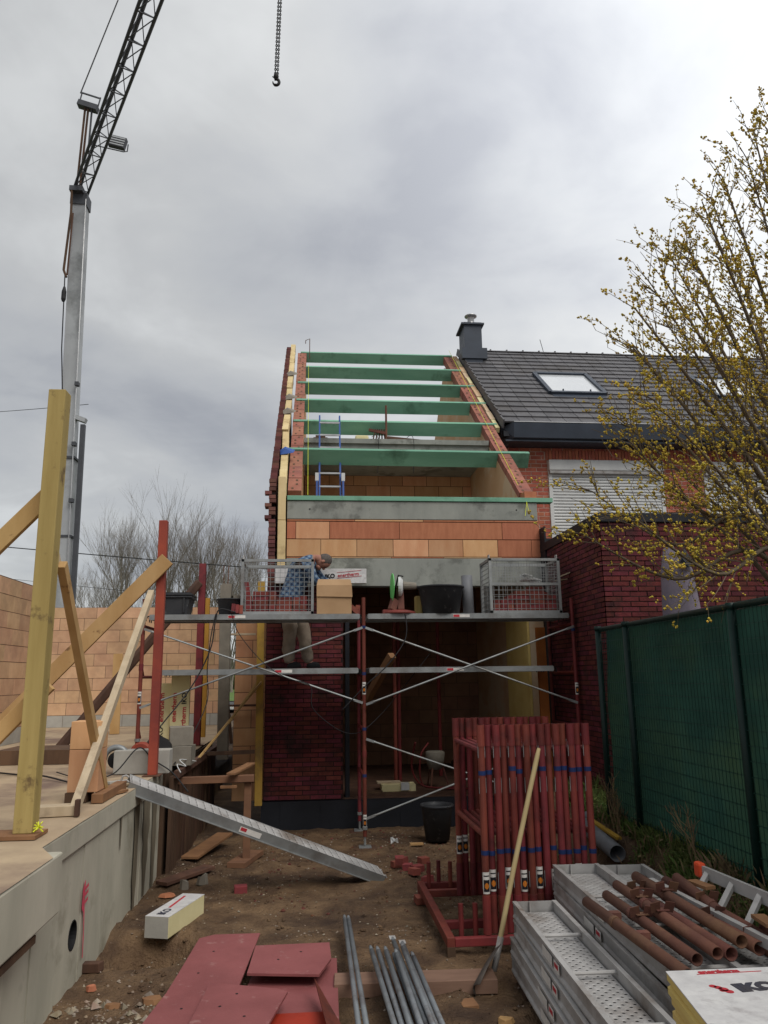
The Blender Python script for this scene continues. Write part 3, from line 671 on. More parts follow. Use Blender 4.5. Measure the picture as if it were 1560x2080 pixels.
def plank(name, label, x0, x1, y0, y1, z, group='galvanised decks laid across the standing scaffold', sticky=None):
    t = thing(name, label, 'scaffold deck', ((x0+x1)/2, y0, z), group)
    for yy, s in ((y0, 1), (y1, -1)):
        m = MB().prism([(yy, z), (yy, z-.068), (yy+s*.018, z-.068), (yy+s*.018, z-.060), (yy+s*.006, z-.056), (yy+s*.006, z-.012), (yy+s*.016, z-.004), (yy+s*.016, z)], 'x', x0, x1); m.build('side_rail', galv, t)
    MB().bb((x0+.01, y0+.016, z-.006), (x1-.01, y1-.016, z-.001)).build('deck_sheet', galvd, t)
    for xx in (x0, x1):
        MB().bb((xx-.01, y0+.01, z-.06), (xx+.01, y1-.01, z-.008)).build('end_cap', galv, t)
        s = 1 if xx == x0 else -1
        for yy in (y0+.05, y1-.05): MB().tube([(xx, yy, z-.02), (xx-s*.03, yy, z-.02), (xx-s*.055, yy, z-.04), (xx-s*.055, yy, z-.08)], .008, 5).build('hook', wblack, t)
    if sticky is not None:
        MB().bb((sticky, y0-.001, z-.052), (sticky+.22, y0-.004, z-.014)).build('label', stick, t)
        MB().bb((sticky+.005, y0-.0045, z-.048), (sticky+.085, y0-.0055, z-.018)).build('label_print', inkr, t)
    return t
for k, (bay, a, b, st) in enumerate((('left', -2.02, .62, -1.05), ('right', .74, 3.40, 1.85))):
    for j in range(2):
        pos = 'front' if j == 0 else 'rear'
        plank('scaffold_deck', f'upper {bay} {pos} galvanised deck, under the {"cardboard box and crates" if k == 0 else "saw, tub and wire crate"}', a, b, 9.97+j*.33, 9.97+j*.33+.32, 2.80, sticky=st if j == 0 else None)
    for j in range(3):
        pos = ('front', 'centre', 'rear')[j]
        plank('scaffold_deck', f'lower {bay} {pos} galvanised walking deck below the loaded one', (-1.86, .76)[k], (.60, 3.16)[k], 9.99+j*.34, 9.99+j*.34+.33, 2.115, sticky=((-.45, 1.75)[k]) if j == 0 else None)
def brace(a, b, label):
    t = MB(); a, b = Vector(a), Vector(b); d = (b-a).normalized()
    t.tube([a+d*.10, b-d*.10], .0115, 8)
    for p, s in ((a, 1), (b, -1)): t.bar(p, p+d*s*.12, .030, .007, (0, 1, 0))
    tag(t.build('cross_brace', galv, None), label, 'scaffold brace', 'diagonal tube braces of the scaffold')
yb = 9.955
brace((-2.08, yb, 2.62), (.66, yb, 1.68), 'left bay brace falling to the right under the upper deck')
brace((-2.08, yb-.03, 1.66), (.66, yb-.03, 2.62), 'left bay brace rising to the right under the upper deck')
brace((.70, yb, 2.62), (3.45, yb, 1.64), 'right bay brace falling to the right between the two deck levels')
brace((.70, yb-.03, 1.66), (3.45, yb-.03, 2.62), 'right bay brace rising to the right between the two deck levels')
brace((.70, yb, 1.24), (3.45, yb, .30), 'lower right brace falling towards the stack of red frames')
brace((.70, yb-.03, .31), (3.45, yb-.03, 1.25), 'lower right brace rising out of the ground corner by the middle frame')
# ------------------------------------------------------------------ loads on the upper deck (z = 2.80)
ZD = 2.802
def wire_crate(x0, x1, y0, y1, zt, label, cell=.065, split=None, filled=False):
    t = thing('wire_crate', label, 'wire crate', (x0, y0, ZD), 'galvanised mesh crates on the upper deck')
    w = .035
    for xx in (x0, x1-w):
        for yy in (y0, y1-w): MB().bb((xx, yy, ZD), (xx+w, yy+w, zt)).build('corner_post', galv, t)
    for yy in (y0, y1-w):
        for zz_ in (ZD, zt-w): MB().bb((x0, yy+.001, zz_), (x1, yy+w-.001, zz_+w)).build('rail', galv, t)
    for xx in (x0, x1-w):
        for zz_ in (ZD, zt-w): MB().bb((xx+.001, y0, zz_+.001), (xx+w-.001, y1, zz_+w-.001)).build('rail', galv, t)
    if split: MB().bb((x0, y0+.001, split), (x1, y0+.02, split+.03)).build('rail', galv, t)
    def mesh(p, u, v, lu, lv, c):
        m = MB(); p, u, v = Vector(p), Vector(u), Vector(v); n = max(2, round(lu/c)); k = max(2, round(lv/c))
        for i in range(1, n): m.bar(p+u*lu*i/n, p+u*lu*i/n+v*lv, .005, .005, u)
        for i in range(1, k): m.bar(p+v*lv*i/k, p+v*lv*i/k+u*lu, .005, .005, v)
        return m
    X = (1, 0, 0); Y = (0, 1, 0); Z = (0, 0, 1); H = zt-ZD
    if split:
        mesh((x0, y0+.017, ZD), X, Z, x1-x0, split-ZD, cell).build('wire_mesh', galv, t); mesh((x0, y0+.017, split), X, Z, x1-x0, zt-split, cell*.62).build('wire_mesh', galv, t)
    else: mesh((x0, y0+.017, ZD), X, Z, x1-x0, H, cell).build('wire_mesh', galv, t)
    if split: mesh((x0, y1-.017, ZD), X, Z, x1-x0, H, cell*1.5).build('wire_mesh', galv, t)
    for xx in (x0+.017, x1-.017): mesh((xx, y0, ZD), Y, Z, y1-y0, H, cell*(1 if split else 1.6)).build('wire_mesh', galv, t)
    for xx in (x0+.02, x1-.02): MB().tube([(xx, y0+.05, zt-.01), (xx, y0+.05, zt+.05), (xx, y0+.11, zt+.05), (xx, y0+.11, zt-.01)], .009, 5).build('lifting_eye', galvd, t)
    MB().bb((x0+.035, y0+.035, ZD), (x1-.035, y1-.035, ZD+.006)).build('floor_sheet', galvd, t)
    return t
wire_crate(-.90, .035, 10.0, 10.60, 3.515, 'open galvanised wire crate of dark red bricks in front of the bending man', .062)
wire_crate(2.36, 3.33, 10.0, 10.56, 3.535, 'galvanised wire crate with a fine upper grid at the right end of the deck', .06, split=3.17)
def brick_thing(c, rot, label, group, d=(.21, .095, .052)):
    o = piece('loose_brick', c, d, dbrick2, None, rot); tag(o, label, 'brick', group); return o
dbrick2 = mat('loose_red_brick', (.24, .055, .045), (.17, .042, .038), 12, .85, .5, 60, rnd=.25)
def heap(x0, x1, y0, y1, hf, label, group):
    x = x0; col = 0
    while x < x1-.05:
        w = random.choice((.095, .21)); w = min(w, x1-x)
        for ry, yy in enumerate((y0, y0+.14)):
            z = ZD+.008; ly = 0; top = hf(x+w/2)*random.uniform(.85, 1.1)
            while z < ZD+top:
                rz = Matrix.Rotation(random.uniform(-.08, .08), 3, 'Z') @ Matrix.Rotation(random.uniform(-.05, .05), 3, 'Y')
                brick_thing((x+w/2, yy+.055+random.uniform(-.01, .01), z+.028), rz, f'{label}, {("front", "rear")[ry]} row, {ordn(ly)} layer, {ordn(col)} from left', group, (w-.012, .10, .055)); z += .058; ly += 1
        x += w; col += 1
heap(-.85, -.02, 10.05, 10.5, lambda x: .27 if -.75 < x < -.4 else .20, 'dark red brick in left wire crate', 'bricks in the left wire crate')
heap(2.42, 3.28, 10.05, 10.5, lambda x: .14+.20*max(0, 1-abs(x-2.98)/.5), 'dark red brick in right wire crate', 'bricks in the right wire crate')
brick_thing((-.82, 10.1, 3.12), Matrix.Rotation(1.4, 3, 'Y'), 'single brick standing on end at the left edge of the left wire crate', None)
for k, (x, z, s) in enumerate(((2.95, 3.27, 1), (3.08, 3.21, 1))):
    t = MB(); 
    for i in range(7):
        a = i*.9; t.box((x+.05*math.cos(a), 10.25+.06*math.sin(a), z+.03*(i % 3)), (.10, .12, .02), Matrix.Rotation(a, 3, 'Z') @ Matrix.Rotation(.3*math.sin(i), 3, 'X'))
    tag(t.build('crumpled_packaging', white, None), ('crumpled pale packaging on top of the bricks in the right wire crate', 'second wad of pale wrapping lower in the right wire crate')[k], 'packaging')
tag(MB().bar((3.36, 10.2, 3.30), (3.52, 10.15, 3.36), .05, .015).bar((3.34, 10.25, 3.26), (3.50, 10.22, 3.28), .05, .012).build('wooden_offcut', timp, None), 'two pale wooden laths poking out to the right of the right wire crate', 'wood offcut')
# black crate
t = thing('plastic_crate', 'black plastic tool crate with a ribbed rim at the left end of the upper deck', 'crate', (-1.72, 10.2, ZD))
MB().prism([(-1.90, ZD), (-1.58, ZD), (-1.54, ZD+.22), (-1.94, ZD+.22)], 'y', 10.02, 10.42).build('body', blackp, t, bevel=.01)
for z in (.225, .255): MB().bb((-1.965+(z-.225)*.3, 10.0, ZD+z-.01), (-1.515, 10.45, ZD+z+.012)).build('rim', blackp, t, bevel=.006)
MB().bb((-1.94, 10.02, ZD+.268), (-1.54, 10.43, ZD+.285)).build('lid', blackp, t)
for x in (-1.87, -1.62): MB().bb((x, 9.995, ZD+.03), (x+.02, 10.03, ZD+.21)).build('rib', blackp, t)
def tub(x, y, z, r0, r1, h, label, m=blackp, cat='bucket', handle=False):
    t = thing('bucket', label, cat, (x, y, z))
    MB().lathe((x, y, z), [(0, .004), (r0, 0), (r1*.97, h*.9), (r1, h*.92), (r1+.014, h*.95), (r1+.012, h), (r1-.005, h), (r1-.02, h*.9), (r0-.01, .02), (0, .02)], 26).build('shell', m, t, smooth=True)
    MB().lathe((x, y, z+h*.72), [(0, 0), (r1-.045, 0)], 18).build('contents', grey if cat == 'bucket' else blackp, t)
    if handle:
        MB().tube([(x+(r1+.01)*math.cos(a), y-.02, z+h*.95-.10*math.sin(a)*.9) for a in [math.pi*i/10 for i in range(11)]], .005, 5).build('handle', wire, t)
    return t
tub(-1.05, 10.2, ZD, .14, .17, .21, 'small black bucket with grey blocks in it, left of the left wire crate', handle=True)
o = piece('small_concrete_block', (-1.10, 10.2, ZD+.30), (.13, .12, .22), grey, None, Matrix.Rotation(.06, 3, 'Y')); tag(o, 'grey concrete block standing upright in the small black bucket', 'block')
o = piece('small_concrete_block', (-.97, 10.22, ZD+.215), (.11, .12, .09), grey, None, Matrix.Rotation(.3, 3, 'Z')); tag(o, 'low grey concrete block beside the upright one in the small black bucket', 'block')
for k, (x, w) in enumerate(((-1.0+.11, .05), (-.94, .05), (-.99, .05))):
    brick_thing((x, 10.04, ZD+.06+.01*k), Matrix.Rotation(math.pi/2+.05*k, 3, 'Y'), ('right-hand', 'rightmost', 'left-hand')[k]+' upright dark red brick between the black bucket and the left wire crate', 'bricks upright beside the bucket', (.11, .09, .045))
# cardboard box with open flap
t = thing('cardboard_box', 'plain brown cardboard box with its front flap folded down, beside the left wire crate', 'box', (.30, 10.15, ZD))
MB().bb((.075, 10.0, ZD), (.525, 10.35, ZD+.37)).build('body', card, t, bevel=.004)
m = MB().add([(.072, 9.998, ZD+.372), (.528, 9.998, ZD+.372), (.515, 10.05, ZD+.455), (.09, 10.05, ZD+.455), (.072, 9.985, ZD+.225), (.535, 9.98, ZD+.215)], [(0, 1, 2, 3), (4, 5, 1, 0)]); o = m.build('flap', card, t)
sm = o.modifiers.new('th', 'SOLIDIFY'); sm.thickness = .004
m = MB().add([(.075, 10.35, ZD+.37), (.075, 10.0, ZD+.37), (.11, 10.06, ZD+.46), (.11, 10.3, ZD+.46)], [(0, 1, 2, 3)]); o = m.build('flap', card, t); o.modifiers.new('th', 'SOLIDIFY').thickness = .004
for k, (x, y, a) in enumerate(((.57, 10.08, .7), (.60, 10.2, 1.9))): brick_thing((x, y, ZD+.055), Matrix.Rotation(a, 3, 'Y'), ('orange-red brick half tipped against the cardboard box', 'second broken brick behind the cardboard box corner')[k], None, (.14, .09, .06))
brick_thing((.99, 10.1, ZD+.03), Matrix.Rotation(.1, 3, 'Z'), 'single flat brick between the middle scaffold frame and the cut-off saw', None, (.10, .09, .055))
# cut-off saw
t = thing('cutoff_saw', 'chop saw with a bright green disc on a red round base on the upper deck', 'saw', (1.13, 10.2, ZD))
MB().lathe((1.16, 10.15, ZD), [(0, 0), (.23, 0), (.22, .03), (.15, .05), (.12, .055), (0, .06)], 24).build('base', redpaint, t, smooth=True)
MB().bar((1.19, 10.2, ZD+.05), (1.19, 10.28, ZD+.36), .09, .12).bar((1.06, 10.12, ZD+.05), (1.11, 10.16, ZD+.20), .07, .10).build('arm', rust, t, bevel=.01)
Rx = Matrix.Rotation(math.pi/2, 3, 'Y') @ Matrix.Rotation(.12, 3, 'X')
MB().lathe((1.075, 10.15, ZD+.36), [(0, .01), (.05, .012), (.185, .004), (.185, -.004), (.05, -.012), (0, -.01)], 32, Matrix.Rotation(.16, 3, 'Z') @ Rx).build('disc', neon, t)
MB().lathe((1.19, 10.16, ZD+.37), [(0, .03), (.09, .03), (.13, 0), (.13, -.03), (0, -.03)], 20, Rx).build('blade_guard', white, t)
MB().tube([(1.22, 10.2, ZD+.39), (1.40, 10.22, ZD+.385)], [.055, .045], 12).build('motor', grey, t)
MB().tube([(1.13, 10.2, ZD+.38), (1.16, 10.14, ZD+.52), (1.22, 10.12, ZD+.50)], .012, 6).build('grip', wblack, t)
tub(1.73, 10.18, ZD, .24, .305, .37, 'large black mortar tub with dried splashes on the right part of the deck', cat='tub')
t = MB().pipe((2.12, 10.26, ZD), (2.11, 10.28, ZD+.53), .075, .006, 20); tag(t.build('plastic_pipe', greyp, None, smooth=True), 'short grey plastic pipe standing upright beside the black mortar tub', 'pipe')
tag(MB().bb((1.40, 10.3, ZD), (1.50, 10.42, ZD+.26)).build('yellow_bag', timy, None, bevel=.02), 'yellow packet half hidden between the saw and the mortar tub', 'packet')
# cables hanging from the deck
def cable(name, pts, r, label, m=wire, cat='cable', n=8):
    return tag(MB().tube(smooth_pts(pts, n), r, 6).build(name, m, None, smooth=True), label, cat)
cable('power_cable', [(-.95, 9.94, 2.82), (-1.15, 9.93, 2.86), (-1.2, 9.92, 2.7), (-1.25, 9.9, 2.35), (-1.45, 9.8, 1.9), (-1.75, 9.5, 1.45), (-1.9, 9.0, 1.15), (-1.75, 8.6, 1.09)], .008, 'black cable looping off the left deck down to the slab')
cable('power_cable', [(-1.2, 9.94, 2.80), (-1.25, 9.92, 2.5), (-1.28, 9.93, 2.1), (-1.27, 9.9, 1.7), (-1.45, 9.5, 1.2), (-1.5, 9.1, 1.08)], .007, 'black cable hanging nearly straight down beside the second red post')
cable('power_cable', [(-1.0, 9.93, 2.80), (-.9, 9.92, 2.55), (-.6, 9.9, 2.2), (-.3, 9.93, 2.0), (0, 9.94, 1.9), (.05, 9.96, 1.6), (.5, 10.1, 1.3), (.9, 10.3, 1.5), (1.6, 10.4, 2.3)], .005, 'thin cable sagging across the left bay of the scaffold')
cable('power_cable', [(1.2, 10.0, 2.84), (1.23, 9.94, 2.70), (1.2, 9.9, 2.45), (.98, 9.88, 2.15), (.7, 9.88, 1.9), (.4, 9.9, 1.6)], .007, 'cable of the chop saw curving down to the middle frame')

# ================================================================== MASON
def skin_mesh(name, verts, edges, radii, m, parent=None, sub=2, loc=None, root=0):
    me = bpy.data.meshes.new(name); loc = Vector(loc if loc is not None else verts[0]); me.from_pydata([tuple(Vector(v)-loc) for v in verts], edges, []); me.materials.append(m)
    o = bpy.data.objects.new(name, me); link(o, parent, loc)
    o.modifiers.new('skin', 'SKIN').use_smooth_shade = True
    if not me.skin_vertices: me.attributes.new('skin', 'FLOAT', 'POINT') if False else None
    return o, me
def grow(name, J, E_, m, parent=None, sub=2, root=None):
    keys = list(J); me = bpy.data.meshes.new(name); loc = Vector(J[root or keys[0]][0])
    me.from_pydata([tuple(Vector(J[k][0])-loc) for k in keys], [(keys.index(a), keys.index(b)) for a, b in E_], [])
    o = bpy.data.objects.new(name, me); COL.objects.link(o)
    md = o.modifiers.new('skin', 'SKIN'); md.use_smooth_shade = True
    sv = me.skin_vertices[0].data
    for i, k in enumerate(keys):
        r = J[k][1]; sv[i].radius = (r, r) if isinstance(r, (int, float)) else r; sv[i].use_root = (k == (root or keys[0]))
    s = o.modifiers.new('sub', 'SUBSURF'); s.levels = s.render_levels = sub
    bpy.context.view_layer.update()
    nm = bpy.data.meshes.new_from_object(o.evaluated_get(bpy.context.evaluated_depsgraph_get())); nm.materials.clear(); nm.materials.append(m)
    nm.polygons.foreach_set('use_smooth', [True]*len(nm.polygons))
    bpy.data.objects.remove(o); q = bpy.data.objects.new(name, nm); link(q, parent, loc); return q
fz = 2.13
B_ = {'pel': ((-.26, 10.86, 3.04), .125), 'w': ((-.24, 10.87, 3.23), .12), 'ch': ((-.16, 10.88, 3.47), .145), 'up': ((-.05, 10.89, 3.62), .115), 'nk': ((.045, 10.90, 3.665), .058), 'hd0': ((.10, 10.90, 3.66), .07), 'hd': ((.165, 10.90, 3.62), .085),
      'shL': ((-.07, 10.74, 3.59), .075), 'elL': ((.03, 10.68, 3.34), .050), 'wrL': ((.18, 10.80, 3.24), .032), 'shR': ((-.02, 11.04, 3.59), .075), 'elR': ((.14, 11.08, 3.38), .050), 'wrR': ((.30, 11.02, 3.30), .032),
      'hipL': ((-.30, 10.78, 2.95), .098), 'knL': ((-.28, 10.76, 2.60), .065), 'anL': ((-.30, 10.78, 2.22), .045), 'ftL': ((-.20, 10.74, 2.165), .038),
      'hipR': ((-.18, 10.96, 2.95), .098), 'knR': ((-.10, 10.94, 2.62), .065), 'anR': ((-.07, 10.97, 2.24), .045), 'ftR': ((.05, 10.95, 2.17), .038)}
BE = [('pel', 'w'), ('w', 'ch'), ('ch', 'up'), ('up', 'nk'), ('nk', 'hd0'), ('hd0', 'hd'), ('up', 'shL'), ('shL', 'elL'), ('elL', 'wrL'), ('up', 'shR'), ('shR', 'elR'), ('elR', 'wrR'), ('pel', 'hipL'), ('hipL', 'knL'), ('knL', 'anL'), ('anL', 'ftL'), ('pel', 'hipR'), ('hipR', 'knR'), ('knR', 'anR'), ('anR', 'ftR')]
for s, wr in (('L', Vector((.18, 10.80, 3.24))), ('R', Vector((.30, 11.02, 3.30)))):
    d = Vector((.75, .1, -.5)).normalized(); u = Vector((0, 1, 0)); B_['pa'+s] = (wr+d*.06, .030); BE.append(('wr'+s, 'pa'+s))
    for i in range(4):
        ln = (.045, .055, .05, .038)[i]; off = u*(i-1.5)*.019
        B_[f'f{i}a'+s] = (wr+d*.085+off, .0095); B_[f'f{i}b'+s] = (wr+d*(.085+ln)+off+Vector((0, 0, -.018)), .0085); BE += [('pa'+s, f'f{i}a'+s), (f'f{i}a'+s, f'f{i}b'+s)]
    B_['tha'+s] = (wr+d*.04-u*.035, .011); B_['thb'+s] = (wr+d*.08-u*.05+Vector((0, 0, -.01)), .009); BE += [('pa'+s, 'tha'+s), ('tha'+s, 'thb'+s)]
man = grow('person', B_, BE, skin, root='pel'); tag(man, 'man in blue plaid shirt and beige trousers bending forward behind the wire crate', 'person')
def sub(keys, edges, inf, extra={}):
    J = {k: (B_[k][0], (B_[k][1] if isinstance(B_[k][1], (int, float)) else .1)+inf) for k in keys}; J.update(extra); return J, edges
J, E2 = sub(['w', 'ch', 'up', 'shL', 'elL', 'shR', 'elR'], [('hem', 'w'), ('w', 'ch'), ('ch', 'up'), ('up', 'col'), ('up', 'shL'), ('shL', 'elL'), ('elL', 'cuL'), ('up', 'shR'), ('shR', 'elR'), ('elR', 'cuR')], .022,
    {'hem': ((-.31, 10.86, 3.03), .20), 'col': ((.02, 10.90, 3.66), .085), 'cuL': ((.16, 10.785, 3.255), .05), 'cuR': ((.28, 11.03, 3.31), .05)})
J['ch'] = (J['ch'][0], .205); J['w'] = (J['w'][0], .17); J['up'] = (J['up'][0], .15); grow('shirt', J, E2, plaidm, man, root='w')
J, E2 = sub(['hipL', 'knL', 'hipR', 'knR'], [('pel', 'hipL'), ('hipL', 'thL'), ('thL', 'knL'), ('knL', 'clL'), ('clL', 'anL'), ('pel', 'hipR'), ('hipR', 'thR'), ('thR', 'knR'), ('knR', 'clR'), ('clR', 'anR')], .018,
    {'pel': ((-.26, 10.86, 3.03), .14), 'thL': ((-.30, 10.77, 2.78), .115), 'thR': ((-.14, 10.95, 2.79), .115), 'clL': ((-.305, 10.77, 2.42), .09), 'clR': ((-.07, 10.955, 2.43), .09), 'anL': ((-.29, 10.78, 2.185), .082), 'anR': ((-.03, 10.97, 2.19), .082)})
J['knL'] = ((-.27, 10.76, 2.60), .10); J['knR'] = ((-.095, 10.94, 2.61), .10)
tr = grow('trousers', J, E2, trou, man, root='pel')
dm = tr.modifiers.new('folds', 'DISPLACE'); tx = bpy.data.textures.new('folds', 'CLOUDS'); tx.noise_scale = .09; dm.texture = tx; dm.strength = .06; dm.mid_level = .5
for s, (x, y) in (('L', (-.22, 10.75)), ('R', (.04, 10.95))):
    MB().lathe((x, y, fz), [(0, 0), (.065, 0), (.068, .03), (.055, .07), (.03, .09), (0, .095)], 14).build('shoe', bandm, man, smooth=True).scale = (1.45, .8, .9)
# head details: skull shape, hair cap, ear, nose
hc = Vector((.175, 10.90, 3.615)); ha = Matrix.Rotation(R_(78), 3, 'Y')
def ell(c, r, m, name, rot=ha, n=18, zlim=(-1, 1)):
    pr = [(math.sqrt(max(0, 1-t*t)), t) for t in [zlim[0]+(zlim[1]-zlim[0])*i/12 for i in range(13)]]
    q = MB()
    for (rr, t) in pr:
        for k in range(n):
            a = 2*math.pi*k/n; q.v.append(Vector(c)+rot @ Vector((rr*math.cos(a)*r[0], rr*math.sin(a)*r[1], t*r[2])))
    q.f = [(i*n+k, i*n+(k+1) % n, (i+1)*n+(k+1) % n, (i+1)*n+k) for i in range(12) for k in range(n)]
    return q.build(name, m, man, smooth=True)
ell(hc, (.098, .078, .112), skin, 'head_skin'); ell(hc+ha @ Vector((-.016, 0, .016)), (.098, .085, .110), hair, 'hair', zlim=(-.35, 1))
ell(hc+Vector((-.01, -.083, -.005)), (.022, .012, .03), skin, 'ear'); ell(hc+ha @ Vector((.098, 0, -.02)), (.02, .014, .024), skin, 'nose')
ell(hc+ha @ Vector((.06, 0, -.085)), (.045, .05, .04), skin, 'chin')
for s in (-1, 1): ell(hc+ha @ Vector((.085, .032*s, .0)), (.012, .016, .009), inkk, 'eye')
ell(hc+ha @ Vector((.088, 0, -.062)), (.014, .026, .006), bandm, 'mouth')

# ================================================================== PROPS AND TIMBERS ON THE SLAB
ZS = 1.055
def timber(label, a, b, w, h, m, up=(0, 0, 1), name='timber_brace', cat='timber', group=None, bev=.004):
    return tag(MB().bar(a, b, w, h, up).build(name, m, None, bevel=bev), label, cat, group)
t = thing('timber_post', 'tall thick yellowish timber post in the left foreground on a wooden foot board', 'post', (-1.76, 5.28, ZS))
MB().bar((-1.765, 5.30, ZS+.022), (-1.77, 5.30, 3.985), .115, .13, (0, 1, 0)).build('shaft', timy, t, bevel=.006)
MB().bb((-2.15, 5.16, ZS), (-1.66, 5.40, ZS+.022)).build('foot_board', timo, t)
m = MB()
for i in range(14):
    a = i*.9; m.tube([(-1.67, 5.24, ZS+.06), (-1.67+.03*math.cos(a), 5.24+.02*math.sin(a), ZS+.06+.03*math.sin(a*1.7))], .004, 4)
m.build('yellow_ribbon', ystr, t)
t = thing('steel_prop', 'tall square orange-red steel prop standing at the corner of the slab', 'prop', (-1.57, 8.3, ZS))
MB().bar((-1.575, 8.3, ZS+.008), (-1.585, 8.3, 3.67), .088, .088, (0, 1, 0)).build('shaft', redprop, t, bevel=.006); MB().bb((-1.66, 8.2, ZS), (-1.49, 8.4, ZS+.008)).build('foot_plate', rust, t)
t = thing('steel_prop', 'farther red steel prop rising behind the left scaffold deck', 'prop', (-1.63, 11.8, ZS))
MB().bar((-1.635, 11.8, ZS+.008), (-1.64, 11.8, 3.71), .10, .10, (0, 1, 0)).build('shaft', redpaint, t, bevel=.006); MB().bb((-1.72, 11.7, ZS), (-1.55, 11.9, ZS+.008)).build('foot_plate', rust, t)
timber('orange yellow timber strip standing just behind the farther red steel prop', (-1.60, 12.1, 1.15), (-1.60, 12.1, 3.22), .09, .06, mat('ochre_timber', (.50, .27, .045), (.42, .22, .04), 3, .8, .2), (0, 1, 0))
timber('dark brown stake leaning to the right behind the farther red prop', (-1.42, 12.4, 3.0), (-1.16, 12.0, 1.06), .045, .05, timd, (0, 1, 0))
timber('yellow timber board standing against the left edge of the dark brick pier', (-.690, 11.12, .31), (-.71, 11.12, 3.36), .10, .05, mat('yellow_shutter_timber', (.44, .27, .05), (.34, .20, .045), 3, .8, .3, c3=(.2, .13, .05), s3=3), (0, 1, 0), name='timber_board')
timber('long light diagonal timber rising to the top of the orange-red steel prop', (-3.35, 8.21, 1.25), (-1.51, 8.21, 3.24), .045, .155, timl, (0, 0, 1))
timber('yellow timber brace leaning from the tall post down to the slab', (-1.70, 5.40, 2.78), (-1.70, 6.95, ZS+.01), .055, .075, timl)
timber('pale weathered timber brace leaning against the orange-red steel prop', (-1.65, 8.16, 2.88), (-1.68, 6.02, ZS+.03), .06, .075, timp)
timber('dark brown round-edged timber brace running to the farther red prop', (-3.25, 10.65, ZS+.04), (-1.66, 11.68, 3.42), .08, .13, timd, bev=.03)
timber('light brown timber brace leaving the photo at the left from the tall post', (-1.80, 5.38, 3.28), (-2.35, 5.38, 2.66), .05, .115, timl)
timber('short timber end behind the tall post at half height', (-1.86, 5.5, 3.06), (-1.80, 5.55, 2.80), .05, .09, timp)
timber('yellow timber brace rising to the tall post from the left photo edge', (-2.30, 5.42, 1.36), (-1.35-.38, 5.42, 1.86+.12), .05, .10, timl)
timber('dark stained wooden block at the foot of the pale weathered brace', (-1.93, 6.02, ZS+.035), (-1.66, 6.06, ZS+.035), .14, .07, timp, name='timber_block')
timber('small dark upright wooden stop fixed at the foot of the pale brace', (-1.645, 5.97, ZS), (-1.645, 5.97, ZS+.115), .03, .05, timd, (0, 1, 0), name='timber_block')
timber('light board standing against the far clay block wall', (-3.47, 14.6, ZS), (-3.52, 14.75, 2.47), .17, .03, timl, (0, 1, 0), name='timber_board')
t = thing('block_pillar', 'two tall orange clay blocks standing on end on a dark brick at the slab edge', 'clay block', (-1.82, 6.75, ZS))
for z0, z1 in ((ZS+.075, ZS+.40), (ZS+.404, ZS+.62)): MB().bb((-1.915, 6.62, z0), (-1.68, 6.86, z1)).build('block', clay, t, bevel=.004)
MB().bb((-1.925, 6.61, ZS), (-1.76, 6.84, ZS+.073)).build('base_brick', timd, t)
timber('orange timber sill beside the standing clay blocks', (-1.66, 6.55, ZS+.035), (-1.66, 7.35, ZS+.035), .09, .07, timo, name='timber_sill')
t = thing('aerated_block', 'long pale aerated concrete block lying at the slab edge beside the steel prop', 'block', (-1.65, 8.55, ZS)); MB().bb((-2.0, 8.44, ZS), (-1.44, 8.64, ZS+.235)).build('block', aac, t, bevel=.008)
for k, (x, y, z, s, lb) in enumerate(((-1.46, 9.35, ZS, 0, 'lower grey concrete block in the pair of two at the slab edge'), (-1.49, 9.45, ZS+.205, .2, 'upper grey concrete block in the pair of two at the slab edge'), (-1.76, 9.7, ZS, .1, 'grey concrete block lying behind the long pale aerated block'))):
    o = piece('concrete_block', (x, y, z+.10), (.26, .36, .20), grey, None, Matrix.Rotation(s, 3, 'Z')); tag(o, lb, 'block')
for k in range(2):
    t = thing('insulation_board', ('right-hand upright yellow insulation board with red printed lettering behind the left scaffold post', 'left-hand yellow printed insulation board partly behind the scaffold post')[k], 'insulation board', (-1.7-.22*k, 10.5+k*.1, ZS), 'printed insulation boards standing on the slab')
    x0 = -1.80-.17*k; y0 = 10.45+.07*k
    MB().bb((x0, y0, ZS), (x0+.24-.06*k, y0+.06, 2.07-.12*k)).build('board', yins2, t, bevel=.003)
    for j, xx in enumerate((x0+.075, x0+.20)):
        if k and j: continue
        zt = 1.93-.12*k if j else 1.93-.12*k
        text('enertherm' if j == 0 else 'IKO', .085, inkr if j == 0 else inkk, t, frame3((xx-.0, y0-.003, 1.46 if j == 0 else 1.68), (0, 0, 1), (-1, 0, 0)), bold=.002)
        text('IKO' if j == 0 else 'enertherm', .085, inkk if j == 0 else inkr, t, frame3((xx-.0, y0-.003, 1.25 if j == 0 else 1.28), (0, 0, 1), (-1, 0, 0)), bold=.002)
